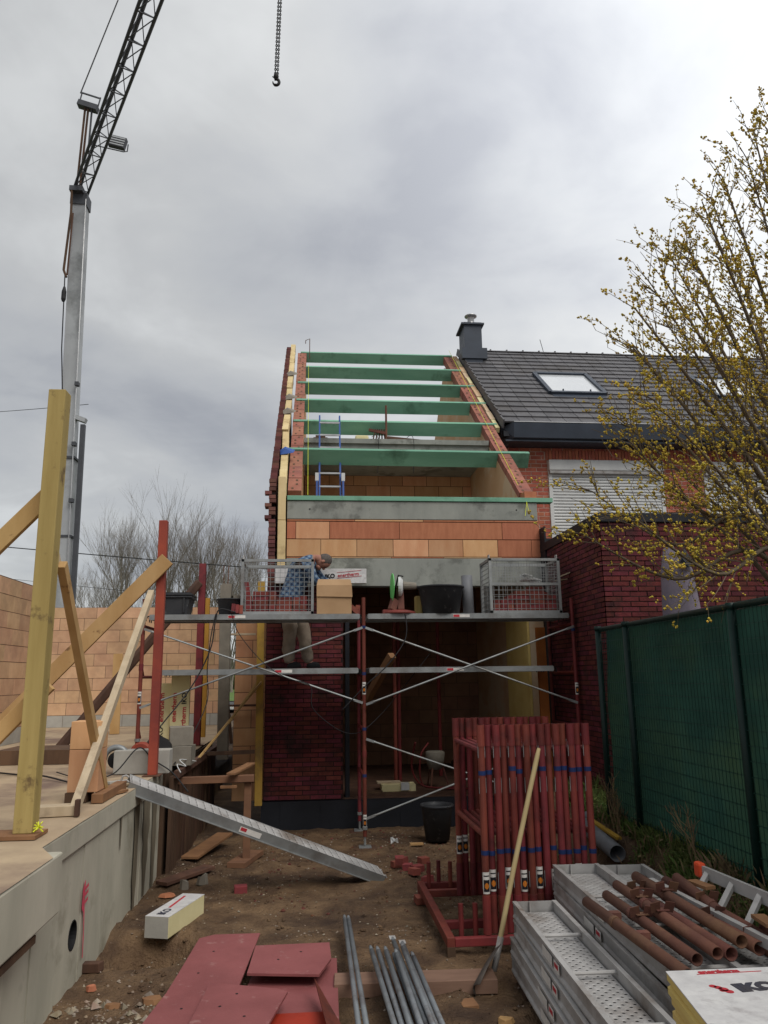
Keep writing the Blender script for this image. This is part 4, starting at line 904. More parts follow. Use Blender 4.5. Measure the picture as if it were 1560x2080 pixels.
# tools on the slab
t = thing('angle_grinder', 'teal and grey power tool lying beside the long pale block', 'power tool', (-2.06, 8.5, ZS))
MB().tube([(-2.24, 8.35, ZS+.06), (-2.16, 8.4, ZS+.10), (-2.11, 8.42, ZS+.22)], [.03, .05, .045], 10).build('body', teal, t, smooth=True)
MB().tube([(-2.0+.12*math.cos(a), 8.55, ZS+.14+.12*math.sin(a)) for a in [math.pi*i/9 for i in range(10)]], .03, 8).build('guard', galv, t, smooth=True)
MB().lathe((-2.0, 8.56, ZS+.13), [(0, .02), (.085, .015), (.085, -.015), (0, -.02)], 16, Matrix.Rotation(math.pi/2, 3, 'X')).build('disc', wblack, t)
t = thing('extension_reel', 'red and black cable reel between the power tool and the steel prop', 'cable reel', (-1.8, 9.2, ZS))
MB().lathe((-1.86, 9.1, ZS+.15), [(0, .05), (.10, .05), (.12, .03), (.12, -.03), (.10, -.05), (0, -.05)], 18, Matrix.Rotation(math.pi/2, 3, 'X')).build('drum', redprop, t)
MB().lathe((-1.68, 9.15, ZS+.17), [(0, .06), (.14, .06), (.15, .0), (.14, -.06), (0, -.06)], 14, Matrix.Rotation(1.3, 3, 'X')).build('spool', wblack, t)
cable('power_cable', [(-2.6, 8.6, ZS+.02), (-2.2, 8.1, ZS+.01), (-1.95, 8.25, ZS+.03), (-1.75, 8.40, ZS+.26), (-1.6, 8.42, ZS+.14), (-1.4, 8.38, ZS+.02), (-1.2, 8.2, .9)], .007, 'black cable crossing over the long pale block')
cable('power_cable', [(-3.6, 9.0, ZS+.02), (-2.9, 8.5, ZS+.01), (-2.6, 8.2, ZS+.03), (-2.3, 7.9, ZS+.01), (-2.15, 7.7, ZS+.01)], .009, 'black cable lying on the slab behind the standing clay blocks')
cable('power_cable', [(-1.30, 9.4, ZS+.02), (-1.42, 9.0, ZS+.08), (-1.34, 8.9, ZS+.02), (-1.4, 8.7, ZS+.06), (-1.33, 8.5, ZS)], .006, 'tangled thin cable end at the slab edge', white)
o = MB().bb((-3.6, 9.6, ZS), (-2.7, 10.3, ZS+.16)).build('low_pallet', timd, None); tag(o, 'low dark timber stack on the slab behind the clay blocks', 'timber stack')
for k, (x, y, z, a, lb) in enumerate(((-1.68, 7.55, ZS, .3, 'pale broken foam scrap at the head of the ramp'), (-1.62, 7.1, ZS, 1.2, 'small brown wood chip near the foot of the yellow brace'), (-1.80, 7.75, ZS, .8, 'flat pale scrap left of the steel prop foot'))):
    o = piece('scrap', (x, y, z+.012), (.17, .07, .02), (timp, timo, aac)[k], None, Matrix.Rotation(a, 3, 'Z')); tag(o, lb, 'scrap')
# ------------------------------------------------------------------ perforated sheet helper
def perf(M, L_, Wd, step=.044, r=.0105, m=None, name='perforated_sheet', parent=None, slots=False):
    """sheet of length L_ (local y) and width Wd (local x) with staggered round holes; M places it"""
    q = MB(); nx_ = int(Wd/step); ny = int(L_/step); sx, sy = Wd/nx_, L_/ny
    for j in range(ny):
        for i in range(nx_):
            x, y = i*sx, j*sy; c = Vector((x+sx/2, y+sy/2, 0)); hole = (i+j) % 2 == 0 if not slots else (j % 2 == 0)
            if not hole: q.add([M @ Vector(v) for v in ((x, y, 0), (x+sx, y, 0), (x+sx, y+sy, 0), (x, y+sy, 0))], [(0, 1, 2, 3)]); continue
            rx, ry = (r, r) if not slots else (sx*.36, sy*.22)
            vs = []
            for k in range(8):
                a = 2*math.pi*(k+.5)/8; vs.append(M @ (c+Vector((rx*math.cos(a), ry*math.sin(a), -.004))))
            for k in range(8):
                a = 2*math.pi*(k+.5)/8; dx, dy = math.cos(a), math.sin(a); s = min(sx/2/abs(dx), sy/2/abs(dy))
                vs.append(M @ (c+Vector((dx*s, dy*s, 0))))
            cor = [(sx/2, sy/2), (-sx/2, sy/2), (-sx/2, -sy/2), (sx/2, -sy/2)]
            vs += [M @ (c+Vector((a, b_, 0))) for a, b_ in cor]
            fs = [(k, (k+1) % 8, 8+(k+1) % 8, 8+k) for k in range(8)]
            fs += [(8+0, 8+1, 16), (8+2, 8+3, 17), (8+4, 8+5, 18), (8+6, 8+7, 19)]
            fs = [f[::-1] for f in fs[:8]]+fs[8:]
            q.add(vs, fs)
    return q.build(name, m or galvd, parent)
def deck_up(o, d, L_, Wd, label, H=.10, detail=True, group='galvanised scaffold decks stacked upside down', flip=False, lab=True, bars=(.8, 1.6)):
    """deck lying upside down: o near-left top corner of its far end, d direction along its length"""
    o, d = Vector(o), Vector(d).normalized(); x = Vector((0, 0, 1)).cross(d).normalized(); 
    if x.x < 0: x = -x
    z = x.cross(d) if x.cross(d).z > 0 else d.cross(x)
    t = thing('scaffold_deck', label, 'scaffold deck', o-Vector((0, 0, H)), group)
    rot = Matrix((x, d, z)).transposed(); M = rot.to_4x4(); M.translation = o
    for s in (0, 1):
        w = .028; q = MB(); xs = s*Wd
        prof = [(0, 0), (w, 0), (w, -.010), (.020, -.016), (.020, -H+.012), (w*1.2, -H), (0, -H), (0, -H+.012), (.013, -H+.024), (.013, -.026), (0, -.014)]
        if s: prof = [(-a, b_) for a, b_ in prof][::-1]
        n = len(prof); vs = [M @ Vector((xs+a, t_, b_)) for t_ in (0, L_) for a, b_ in prof]
        q.add(vs, [tuple(range(n))[::-1], tuple(range(n, 2*n))]+[(i, (i+1) % n, (i+1) % n+n, i+n) for i in range(n)]); q.build('side_rail', galvd, t)
    for yy in (0.0, L_-.008): MB().box(M @ Vector((Wd/2, yy+.004, -H*.45)), (Wd-.01, .006, H*.85), rot).build('end_plate', galvd, t)
    MB().box(M @ Vector((Wd*.38, .02, -H*.35)), (.008, .02, H*.7), rot).build('end_rib', galvd, t)
    if detail:
        M2 = M.copy(); M2.translation = M @ Vector((.03, .03, -H+.035)); perf(M2, L_-.06, Wd-.06, step=.030, r=.0085, parent=t)
        MB().box(M @ Vector((Wd/2, L_/2, -H+.012)), (Wd-.03, L_-.03, .004), rot).build('under_sheet', wblack, t)
        for b_ in bars: MB().tube([M @ Vector((.01, b_, -.03)), M @ Vector((Wd-.01, b_, -.03))], .011, 8).build('cross_bar', galvd, t)
    if lab:
        for k, (a0, a1, mm) in enumerate(((.78, .98, stick), (1.02, 1.12, stick))):
            MB().box(M @ Vector((-.0015, (a0+a1)/2, -H*.5)), (.002, a1-a0, H*.5), rot).build('label', mm, t)
        MB().box(M @ Vector((-.003, 1.07, -H*.45)), (.002, .07, H*.22), rot).build('label_print', inkr, t)
    return t
# ramp: single deck leaning from the slab to the ground
t = thing('ramp_deck', 'long galvanised scaffold deck leaning as a ramp from the slab edge down to the mud', 'ramp', (.73, 8.3, .02))
A_, Bp = Vector((-1.60, 7.42, 1.10)), Vector((.76, 8.20, .055)); d = (Bp-A_).normalized(); x = Vector((0, 0, 1)).cross(d).normalized(); z = d.cross(x)
if z.z < 0: z = -z
side = x if x.y > 0 else -x
side = (side+Vector((0, 0, .22))).normalized(); side = (side-d*side.dot(d)).normalized()
rot = Matrix((side, d, side.cross(d))).transposed(); LL = (Bp-A_).length
if (rot @ Vector((0, 0, 1))).z < 0: rot = Matrix((-side, d, (-side).cross(d))).transposed(); O_ = A_+side*.24
else: O_ = A_
M = rot.to_4x4(); M.translation = O_; M_top = M
perf(M, LL, .24, step=.040, slots=True, parent=t)
MB().box(M @ Vector((.12, LL/2, -.010)), (.23, LL-.02, .003), rot).build('under_sheet', wblack, t)
for xx in (-.003, .243): MB().box(M @ Vector((xx, LL/2, -.045)), (.006, LL, .095), rot).build('side_rail', galv, t)
for xx in (-.012, .252): MB().box(M @ Vector((xx, LL/2, -.088)), (.02, LL, .006), rot).build('side_flange', galv, t)
xf = -.007 if (M @ Vector((0, 0, 0))).y < (M @ Vector((.24, 0, 0))).y else .247
sf = -1 if xf < 0 else 1
MB().box(M @ Vector((xf, 1.22, -.048)), (.002, .22, .05), rot).build('label', stick, t); MB().box(M @ Vector((xf+sf*.0015, 1.15, -.043)), (.002, .06, .03), rot).build('label_print', inkr, t)
for xx in (.03, .17):
    for yy, s in ((0, -1), (LL, 1)): MB().tube([M @ Vector((xx, yy, -.02)), M @ Vector((xx, yy+s*.03, -.012)), M @ Vector((xx, yy+s*.055, -.03)), M @ Vector((xx, yy+s*.05, -.07))], .010, 6).build('hook', galvd, t)
# ------------------------------------------------------------------ trestle in the pit
t = thing('wooden_trestle', 'rough brown wooden support with a leg and foot board under the ramp', 'trestle', (-.69, 9.2, 0))
MB().bar((-1.62, 9.1, .90), (-.62, 9.15, .905), .07, .075).build('beam', timo if False else mat('brown_timber', (.22, .11, .06), (.15, .075, .045), 3, .8, .3, 30, stretch=(.5, 2, 2)), t, bevel=.005)
MB().bar((-.69, 9.2, .02), (-.69, 9.2, .86), .08, .06, (0, 1, 0)).build('leg', MATS['brown_timber'], t, bevel=.005)
MB().bar((-.78, 8.95, .04), (-.62, 9.6, .035), .20, .05).build('foot_board', MATS['brown_timber'], t)
timber('short plank end lying across the trestle beam', (-.86, 8.95, .975), (-.70, 9.75, 1.0), .10, .025, timo, name='plank')
timber('little wooden offcut hooked below the trestle beam', (-.98, 9.05, .83), (-.80, 9.05, .83), .04, .03, timo, name='plank')
timber('horizontal dark rail across the pit towards the brick pier', (-1.4, 10.9, 1.02), (-.75, 11.05, 1.02), .05, .05, timd, name='rail')
timber('thin slanting lath from the pit boarding up to the yellow board', (-1.45, 10.2, .95), (-.68, 11.1, 1.95), .022, .028, timl, name='lath')
timber('light loose board lying in the dark pit behind the ramp', (-1.32, 9.3, .06), (-1.05, 10.4, .10), .20, .03, timo, name='loose_board')
timber('wet board lying beside the concrete wall corner', (-1.45, 8.35, .03), (-1.05, 8.9, .05), .16, .035, timd, name='loose_board')
for z, x0, x1 in ((1.62, -1.2, -.70), (2.63, -1.25, -.8)): timber(('rusty flat bar fixed across the narrow block wall', 'small pale batten on top of the narrow block wall')[z > 2], (x0, 11.5, z), (x1, 11.5, z), .03, .03, (timd, timp)[z > 2], name='batten')
timber('thin reddish lath leaning on the narrow block wall', (-1.2, 11.45, 1.3), (-.72, 11.42, 2.0), .02, .03, timl, name='lath')
# ------------------------------------------------------------------ inside the ground floor
timber('square timber end leaning out of the dark doorway', (.75, 11.9, 1.5), (1.17, 11.2, 2.30), .10, .10, timo, name='timber_brace')
timber('orange timber post between the scaffold and the annex wall', (3.27, 10.8, .25), (3.25, 10.8, 2.66), .13, .05, mat('orange_board', (.36, .12, .025), (.28, .09, .02), 3, .8, .3), (0, 1, 0), name='timber_post')
for k, (x, y) in enumerate(((1.35, 12.6), (1.45, 12.9), (2.2, 13.4))):
    tag(MB().tube([(x, y, .36), (x, y, 4.1)], .03, 8).build('floor_prop', redpaint, None), ('red floor prop in the dark room, leftmost', 'red floor prop close behind the leftmost one', 'red floor prop standing deepest in the dark room')[k], 'prop', 'props in the dark room')
for k, (x, y, z, w, d_, h, mm, lb) in enumerate(((1.05, 11.75, .36, .50, .3, .09, yins2, 'yellow foam offcut just inside the doorway'), (1.0, 11.9, .45, .35, .2, .02, timp, 'pale thin board on top of the yellow foam offcut'), (1.33, 11.7, .38, .12, .1, .10, white, 'small white box beside the yellow foam offcut'), (.75, 11.6, .36, .3, .12, .03, timd, 'dark strip of wood at the doorway threshold'))):
    tag(MB().bb((x, y, z), (x+w, y+d_, z+h)).build('offcut', mm, None), lb, 'offcut')
t = thing('mixer_machine', 'small machine with red hoses standing in the dark room', 'machine', (1.95, 12.2, .36))
MB().lathe((1.9, 12.1, .62), [(0, 0), (.10, 0), (.14, .12), (.15, .24), (.13, .26), (0, .26)], 16).build('hopper', grey, t, smooth=True)
for i in range(3): MB().tube([(1.9+.12*math.cos(i*2.1), 12.1+.12*math.sin(i*2.1), .64), (1.9+.2*math.cos(i*2.1), 12.1+.2*math.sin(i*2.1), .36)], .012, 6).build('leg', rust, t)
cable('red_hose', [(1.55, 11.7, 1.05), (1.5, 11.8, .7), (1.62, 11.8, .45), (1.9, 11.75, .39), (2.3, 11.7, .38), (2.1, 11.9, .38), (1.7, 12, .4), (1.66, 12, .8), (1.8, 12.1, 1.0)], .014, 'red hose coiled beside the small machine in the dark room', hose, 'hose')
tub(1.60, 10.15, .0, .15, .20, .42, 'black bucket standing on the mud against the plinth, left of the red frame stack')
tag(MB().add([Vector((1.04+.05*math.cos(i*1.1)*random.uniform(.6, 1.2), 9.95+.04*math.sin(i*1.1), .01+.035*(i % 3))) for i in range(12)], [(i, (i+1) % 12, (i+5) % 12) for i in range(12)]).build('paper_scrap', white, None), 'crumpled white paper on the mud behind the scaffold foot', 'paper')
tag(MB().bb((1.22, 9.85, .0), (1.38, 9.92, .02)).build('paper_scrap', ystr if False else timl, None), 'yellowish flat scrap to the right of the crumpled paper', 'scrap')
# ================================================================== STACK OF RED FRAMES ON ITS RACK
t = thing('frame_rack', 'low red steel carrier with short stub tubes holding the stack of scaffold frames', 'rack', (1.5, 6.8, 0))
for x in (1.03, 2.22): MB().bar((x, 6.02, .11), (x, 7.62, .11), .06, .07).build('rail', redpaint, t, bevel=.006)
for y in (6.05, 6.45, 7.35, 7.6): MB().bar((1.061, y, .105), (2.189, y, .105), .05, .06).build('cross_member', redpaint, t, bevel=.006)
for x, y in ((1.14, 6.2), (1.25, 6.2), (1.10, 7.55), (1.2, 7.6), (1.3, 7.55)): MB().tube([(x, y, .10), (x, y, .32)], .02, 10).build('stub', redpaint, t)
for x, y in ((1.03, 6.05), (1.03, 7.55), (2.2, 6.05), (2.2, 7.55)): MB().bar((x, y, gz(x, y)-.03), (x, y, .08), .06, .08, (0, 1, 0)).build('foot', timd if y < 7 else redpaint, t)
n = 15
for i in range(n):
    x = 1.315+i*.0595; yo = .03*(i % 2)+random.uniform(-.006, .006); y0, y1 = 6.08+yo, 7.13+yo; zt = 1.625
    lb = 'red stacked scaffold frame'
    t = thing('stacked_frame', 'first red frame on the left of the tight stack, its two rungs in full view' if i == 0 else ('last red frame at the right end of the tight stack' if i == n-1 else f'{ordn(i)} red frame from the left in the tight upright stack on the rack'), 'scaffold frame', (x, y0, .14), 'red frames stored upright in the stack')
    for yy in (y0, y1):
        m = MB().tube([(x, yy, .14), (x, yy, zt)], .0265, 12); m.tube([(x, yy, .14), (x, yy, .40)], .031, 12).tube([(x, yy, zt-.16), (x, yy, zt-.0)], .0305, 12); m.build('upright', redpaint, t)
    for z in (1.43, .82): MB().tube([(x, y0, z), (x, y1, z)], .021, 8).build('rung', redpaint, t)
    for z in (1.28, .70):
        if random.random() < .8: 
            z += random.uniform(-.02, .02); MB().tube([(x, y0, z-.016), (x, y0, z+.016)], .0285, 12).build('blue_tape', bluet, t)
    if i in (0, 1, 3, 5, 7, 9, 12): sticker((x, y0, .52+random.uniform(-.03, .03)), .0285, t)
    if i in (0, 1): sticker((x, y1, .55), .0285, t)
    for z in (1.38, 1.12, .45): MB().bb((x-.028, y0-.012, z), (x-.0245, y0-.004, z+.11)).build('locking_pin', galv, t)
# loose bricks by the rack
bl = [(.93, 8.75, .02, .3), (1.02, 8.5, .02, 1.2), (1.10, 8.35, .03, .5), (1.05, 8.2, .02, 2.1), (.98, 8.9, .03, 0), (1.16, 8.05, .02, .9), (1.2, 8.6, .08, .4), (1.0, 7.4, .02, .2), (.97, 8.6, .06, 1.0), (-.65, 8.05, .02, .15)]
lbs = ['broken red brick at the back left of the little heap by the rack', 'red brick in the little heap, front left piece', 'red brick in the middle of the little heap by the rack', 'half red brick at the right of the little heap', 'red brick at the far end of the little heap', 'red brick lying against the rack corner', 'red brick resting on the others in the little heap', 'lone red half brick on the mud left of the rack rail', 'reddish brick piece wedged on the heap’s left side', 'lone red brick on the mud beneath the ramp']
for (x, y, z, a), lb in zip(bl, lbs):
    o = piece('loose_brick', (x, y, gz(x, y)+z+.02), (random.uniform(.09, .13), .09, .06), dbrick2, None, Matrix.Rotation(a, 3, 'Z') @ Matrix.Rotation(random.uniform(-.2, .2), 3, 'X')); tag(o, lb, 'brick')
# ------------------------------------------------------------------ shovel
t = thing('shovel', 'shovel with a long pale wooden handle leaning against the stack of red frames', 'shovel', (1.1, 5.3, 0))
hb, ht = Vector((1.27, 5.62, .13)), Vector((1.742, 5.98, 1.45))
MB().tube(smooth_pts([hb, hb.lerp(ht, .35)+Vector((-.012, -.015, 0)), hb.lerp(ht, .7)+Vector((-.008, -.01, 0)), ht], 5), [.017]*3+[.018]*10+[.019, .018, .013], 12).build('handle', mat('handle_wood', (.42, .33, .17), (.33, .25, .12), 4, .7, .2, stretch=(1, 1, .3)), t, smooth=True)
MB().tube([hb+Vector((-.03, -.03, -.07)), hb+(ht-hb)*.09], [.02, .0225], 10).build('socket', galvd, t, smooth=True)
q = MB(); u = Vector((-.29, -.43, -.085)).normalized(); s = Vector((.32, .95, -.38)); s = (s-u*s.dot(u)).normalized(); nrm = u.cross(s); o_ = hb+Vector((-.02, -.02, -.005))
for i in range(8):
    tt = i/7; w = .125*(1-.15*tt) if tt < .75 else .125*(.89-(tt-.75)*2.2)
    for j in range(7):
        v = (j-3)/3; q.v.append(o_+u*(tt*.36)+s*(v*w)+nrm*(-.035*(1-v*v)+.02*tt*tt))
q.f = [(i*7+j, i*7+j+1, (i+1)*7+j+1, (i+1)*7+j) for i in range(7) for j in range(6)]
o = q.build('blade', mat('dirty_blade', (.045, .038, .034), (.075, .06, .05), 7, .6, .3), t, smooth=True); o.modifiers.new('th', 'SOLIDIFY').thickness = .003
# ------------------------------------------------------------------ stacks of decks in the right foreground
dv = Vector((-.045, -1, 0))
lv = ['topmost', 'second from the top', 'third from the top', 'lowest']
for k in range(4):
    deck_up((1.375+random.uniform(-.01, .01)-.012*k, 5.56+random.uniform(-.03, .03), .50-k*.108), dv+Vector((random.uniform(-.012, .012), 0, 0)), 2.6, .30, f'galvanised deck of the front left stack, {lv[k]}', detail=(k == 0), group='decks in the front left stack', bars=(.62, 1.22, 1.85))
for k in range(5):
    deck_up((1.80+random.uniform(-.01, .01), 6.0+random.uniform(-.03, .03), .625-k*.108), dv+Vector((random.uniform(-.01, .01), 0, 0)), 2.6, .345, f'deck of the middle stack, {lv[min(k, 3)] if k != 3 else "fourth from the top"}', detail=(k == 0), group='decks in the middle stack', bars=(.75, 1.35, 2.0))
for k in range(4):
    deck_up((2.17+random.uniform(-.01, .01), 6.02+random.uniform(-.02, .02), .60-k*.108), dv, 2.6, .335, f'galvanised deck of the right stack under the rusty pipes, {lv[k]}', detail=(k == 0), group='decks in the right stack', lab=False, bars=(.75, 1.35, 2.0))
MB().bb((1.3, 3.5, -.1), (1.55, 3.6, .06))
for k, y in enumerate((5.3, 3.4)): timber(('timber bearer under the far ends of the deck stacks', 'timber bearer under the near ends of the deck stacks')[k], (1.36, y, .035), (2.5, y, .035), .09, .07, timd, name='bearer')
# ------------------------------------------------------------------ rusty pipes
pp = [((1.66, 4.86, .665), (1.715, 3.70, .66), .030), ((1.83, 4.98, .665), (1.85, 3.88, .66), .030), ((1.93, 5.06, .70), (1.945, 3.86, .69), .030), ((2.03, 5.10, .665), (2.05, 3.93, .66), .033),
      ((2.10, 5.16, .72), (2.13, 3.97, .70), .033), ((2.19, 5.12, .665), (2.22, 3.97, .665), .034), ((2.27, 5.1, .70), (2.30, 4.0, .68), .033), ((2.25, 4.9, .77), (2.31, 3.8, .60), .030)]
wl = ['leftmost, lying apart from the others', 'second from the left', 'third from the left, lying high', 'fourth from the left', 'fifth from the left', 'sixth from the left', 'second from the right', 'rightmost, dipping under the others']
for k, (a, b_, r) in enumerate(pp):
    a, b_ = Vector(a), Vector(b_); d = (b_-a).normalized()
    t = thing('rusty_pipe', f'rusty steel tube on the deck stacks, {wl[k]}', 'pipe', b_, 'rusty tubes lying on the deck stacks')
    MB().pipe(a, b_, r, .004, 16).build('tube', rust, t, smooth=True)
    MB().pipe(a.lerp(b_, .33), a.lerp(b_, .36), r+.004, .004, 16).build('collar', rust, t)
    if k not in (0,):
        for f_ in {1: (.45,), 2: (.30, .52), 3: (.10,), 4: (.35,), 5: (.15, .62), 6: (.45,), 7: (.7,)}[k]:
            p = a.lerp(b_, f_)+Vector((0, 0, r)); s = Vector((1, 0, 0)); q = MB()
            q.bar(p+Vector((-.035, 0, -.01)), p+Vector((-.045, -.02, .045)), .055, .004, (0, 1, 0)); q.bar(p+Vector((.035, 0, -.01)), p+Vector((.045, -.02, .045)), .055, .004, (0, 1, 0)); q.box(p+Vector((0, 0, .003)), (.07, .055, .004))
            q.build('bracket', rust, t)
    else:
        for f_ in (.2, .5): MB().box(a.lerp(b_, f_)+Vector((.06, 0, -.01)), (.08, .05, .035)).build('bracket', rust, t)
for k, (x, y, a) in enumerate(((2.33, 4.75, .2), (2.31, 4.05, -.1))):
    tag(MB().box((x, y, .765), (.07, .17, .018), Matrix.Rotation(a, 3, 'Z')).build('wooden_offcut', timo, None), ('orange wooden offcut lying high on the rusty tubes', 'orange wooden offcut nearer the camera on the rusty tubes')[k], 'wood offcut')
# long aluminium rails beside the pipes and the ladder
tag(MB().bar((2.17, 5.10, .70), (2.31, 3.2, .69), .035, .05).build('aluminium_rail', galvd, None), 'long loose aluminium rail lying along the right of the rusty tubes', 'rail')
t = thing('aluminium_ladder', 'aluminium ladder with an orange end cap lying to the right of the rusty tubes', 'ladder', (2.35, 4.3, .7))
La, Lb = (Vector((2.315, 4.95, .80)), Vector((2.47, 3.3, .80))), (Vector((2.60, 4.95, .62)), Vector((2.76, 3.3, .62)))
off = Vector((.0, 0, 0))
ra, rb = (Vector((2.46, 5.02, .78)), Vector((2.60, 3.2, .78))), (Vector((2.26, 4.85, .66)), Vector((2.40, 3.05, .66)))
MB().bar(*ra, .022, .07).build('side_rail', galvd, t); MB().bar(*rb, .022, .07).build('side_rail', galvd, t)
for i in range(7): f_ = .05+i*.14; MB().bar(ra[0].lerp(ra[1], f_), rb[0].lerp(rb[1], f_), .03, .028).build('rung', galvd, t)
MB().bar(ra[0]+Vector((0, .03, .005)), ra[0]+Vector((0, -.05, .005)), .05, .09).build('end_cap', orange, t, bevel=.015)
# ------------------------------------------------------------------ foil faced insulation boards, bottom right
for k in range(3):
    t = thing('insulation_board', ('topmost foil-faced yellow insulation board with dark printed letters, bottom right corner', 'second foil-faced yellow insulation board, directly under the printed one', 'lowest yellow insulation board of the bottom right pile')[k], 'insulation board', (1.6, 2.5, .9), 'pile of yellow insulation boards bottom right')
    z = .95-k*.075; o_ = Vector((1.285+.006*k, 2.945-.01*k, 0)); u = Vector((1, -.02, 0)).normalized(); v = Vector((-.155, -.99, 0)).normalized()
    def Q(a, b_, zz_): p = o_+u*a+v*b_; return (p.x, p.y, zz_)
    q = MB(); prof = [(0, z-.004), (0, z-.028), (.012, z-.033), (.012, z-.045), (0, z-.05), (0, z-.072)]
    vs = []
    for bb in (0, 1.0):
        vs += [Q(a, bb, zz_) for a, zz_ in prof]+[Q(.8, bb, z-.072), Q(.8, bb, z-.004)]
    m_ = len(prof)+2; q.add(vs, [tuple(range(m_)), tuple(range(m_, 2*m_))[::-1]]+[(i, i+m_, (i+1) % m_+m_, (i+1) % m_) for i in range(m_)]); q.build('foam_core', yins, t)
    q = MB().add([Q(-.002, -.002, z), Q(.802, -.002, z), Q(.802, 1.002, z), Q(-.002, 1.002, z), Q(-.002, -.002, z-.004), Q(.802, -.002, z-.004), Q(.802, 1.002, z-.004), Q(-.002, 1.002, z-.004)], [(0, 3, 2, 1), (4, 5, 6, 7), (0, 1, 5, 4), (1, 2, 6, 5), (2, 3, 7, 6), (3, 0, 4, 7)]); q.build('foil_face', foil, t)
    if k == 0:
        text('IKO', .085, inkn, t, frame3(Q(.198, .205, z+.001), u*1+v*-.10, -v), bold=.006)
        q = MB()
        for a, b_, w in ((.118, .150, .013), (.132, .163, .014), (.145, .18, .017), (.158, .20, .015), (.138, .19, .010)): q.lathe(Q(a, b_, z+.001), [(0, 0), (w, 0)], 10)
        q.build('print_emblem', inkr, t)
        text('enertherm', .035, inkr, t, frame3(Q(.11, .035, z+.001), u, -v), bold=.0015)
        MB().bar(Q(.10, .042, z+.001), Q(.34, .036, z+.001), .004, .001).build('print_line', inkr, t)
for k, (x, y) in enumerate(((1.7, 2.3), (2.0, 2.75))):
    tag(MB().bb((x-.3, y-.06, gz(x, y)-.1), (x+.3, y+.06, .724)).build('bearer_stack', timd, None), ('stacked timber bearers carrying the near end of the insulation boards', 'stacked timber bearers carrying the far end of the insulation boards')[k], 'timber stack')
# ------------------------------------------------------------------ red boards in the foreground
def sheet(label, pts, z0, th, m=board, holes=(), tilt=0, bend=0):
    q = MB(); n = len(pts); zs = [z0+tilt*(p[1]-pts[0][1])+(p[2] if len(p) > 2 else 0) for p in pts]
    vs = [(p[0], p[1], z+th) for p, z in zip(pts, zs)]+[(p[0], p[1], z) for p, z in zip(pts, zs)]
    q.add(vs, [tuple(range(n))[::-1], tuple(range(n, 2*n))]+[(i, (i+1) % n, (i+1) % n+n, i+n) for i in range(n)])
    t = thing('red_board', label, 'board', (pts[0][0], pts[0][1], z0), 'red painted boards lying in the foreground')
    q.build('sheet', m, t)
    for (x, y) in holes: MB().lathe((x, y, z0+th+tilt*(y-pts[0][1])+.0015), [(0, 0), (.009, 0)], 8).build('bolt_hole', wblack, t)
    return t
sheet('bright red board at the bottom of the pile, glimpsed along the lower edge', [(-.45, 4.2), (.12, 4.2), (.12, 5.0), (-.45, 5.0)], .085, .012, boardb)
sheet('wide red-brown board under the others, its far edge by the grey tubes', [(-.50, 4.4), (.17, 4.4), (.20, 5.95), (-.35, 5.9)], .055, .014)
sheet('large flat red board with a curved left edge, leftmost in the pile', [(-.80, 6.30), (-.82, 5.95), (-.84, 5.6), (-.86, 5.3), (-.90, 5.0), (-.95, 4.6), (-.50, 4.6), (-.43, 5.32), (-.36, 6.36), (-.70, 6.37)], .118, .012, holes=((-.66, 6.0), (-.71, 5.6), (-.73, 5.05), (-.62, 4.85)))
sheet('red board with a cut corner lying across the middle of the pile', [(-.39, 5.50), (.07, 5.42), (.155, 5.70), (.15, 6.02), (-.37, 6.02)], .135, .015, holes=((-.2, 5.72), (-.05, 5.85)))
sheet('tilted red board with a cut corner on top, nearest the camera', [(-.60, 5.32), (-.66, 4.5), (-.25, 4.5), (-.12, 5.12), (-.18, 5.17)], .155, .014, holes=((-.42, 5.12), (-.50, 4.95), (-.35, 4.8)))
sheet('narrow dark red board wedge at the right end of the pile', [(.04, 5.30, .06), (.12, 4.3, .10), (.30, 4.3, 0), (.17, 4.85, 0)], .10, .012, redpaint)
timber('long brown timber beam lying under the grey tubes', (.17, 5.52, .045), (1.22, 5.47, .045), .20, .085, mat('grey_brown_beam', (.25, .15, .105), (.17, .10, .07), 3, .85, .4, 30, stretch=(.4, 2, 2)), name='timber_beam')
tag(MB().box((.99, 5.22, .012), (.10, .12, .02), Matrix.Rotation(.1, 3, 'Z')).build('wooden_offcut', timo, None), 'small square wooden offcut on the mud by the shovel blade', 'wood offcut')
# ------------------------------------------------------------------ grey tubes with flattened ends
def flat_tube(a, b_, r, label, eye=False):
    a, b_ = Vector(a), Vector(b_); d = (b_-a).normalized(); q = MB()
    q.tube([a+d*.10, b_], r, 10)
    q.tube([a, a+d*.03, a+d*.12], [.006, .012, r], 6)
    t = thing('grey_tube', label, 'tube', b_, 'grey galvanised tubes in the foreground bundle'); q.build('tube', galv2, t, smooth=True)
    if eye: MB().box(a+d*.02+Vector((0, 0, .004)), (.045, .07, .005), Matrix.Rotation(math.atan2(-d.x, -d.y)*-1, 3, 'Z')).build('eye_plate', galvd, t)
galv2 = mat('grey_tube_zinc', (.24, .26, .275), (.19, .205, .22), 6, .5, .2, 40, metal=.4, rnd=.12, c3=(.13, .12, .12), s3=5)
flat_tube((.285, 6.70, .135), (.27, 4.2, .175), .016, 'left tube of the separate pair of long grey tubes')
flat_tube((.315, 6.68, .135), (.315, 4.2, .175), .016, 'right tube of the separate pair of long grey tubes')
bt = [(.43, 5.86, .165, .47, 0), (.475, 5.84, .165, .51, 0), (.53, 5.80, .16, .56, 0), (.575, 5.70, .165, .60, 0), (.60, 6.02, .165, .64, 1), (.66, 5.92, .165, .685, 1), (.52, 5.72, .20, .535, 0), (.585, 5.66, .20, .59, 0), (.64, 5.78, .20, .655, 0), (.70, 5.70, .165, .72, 0)]
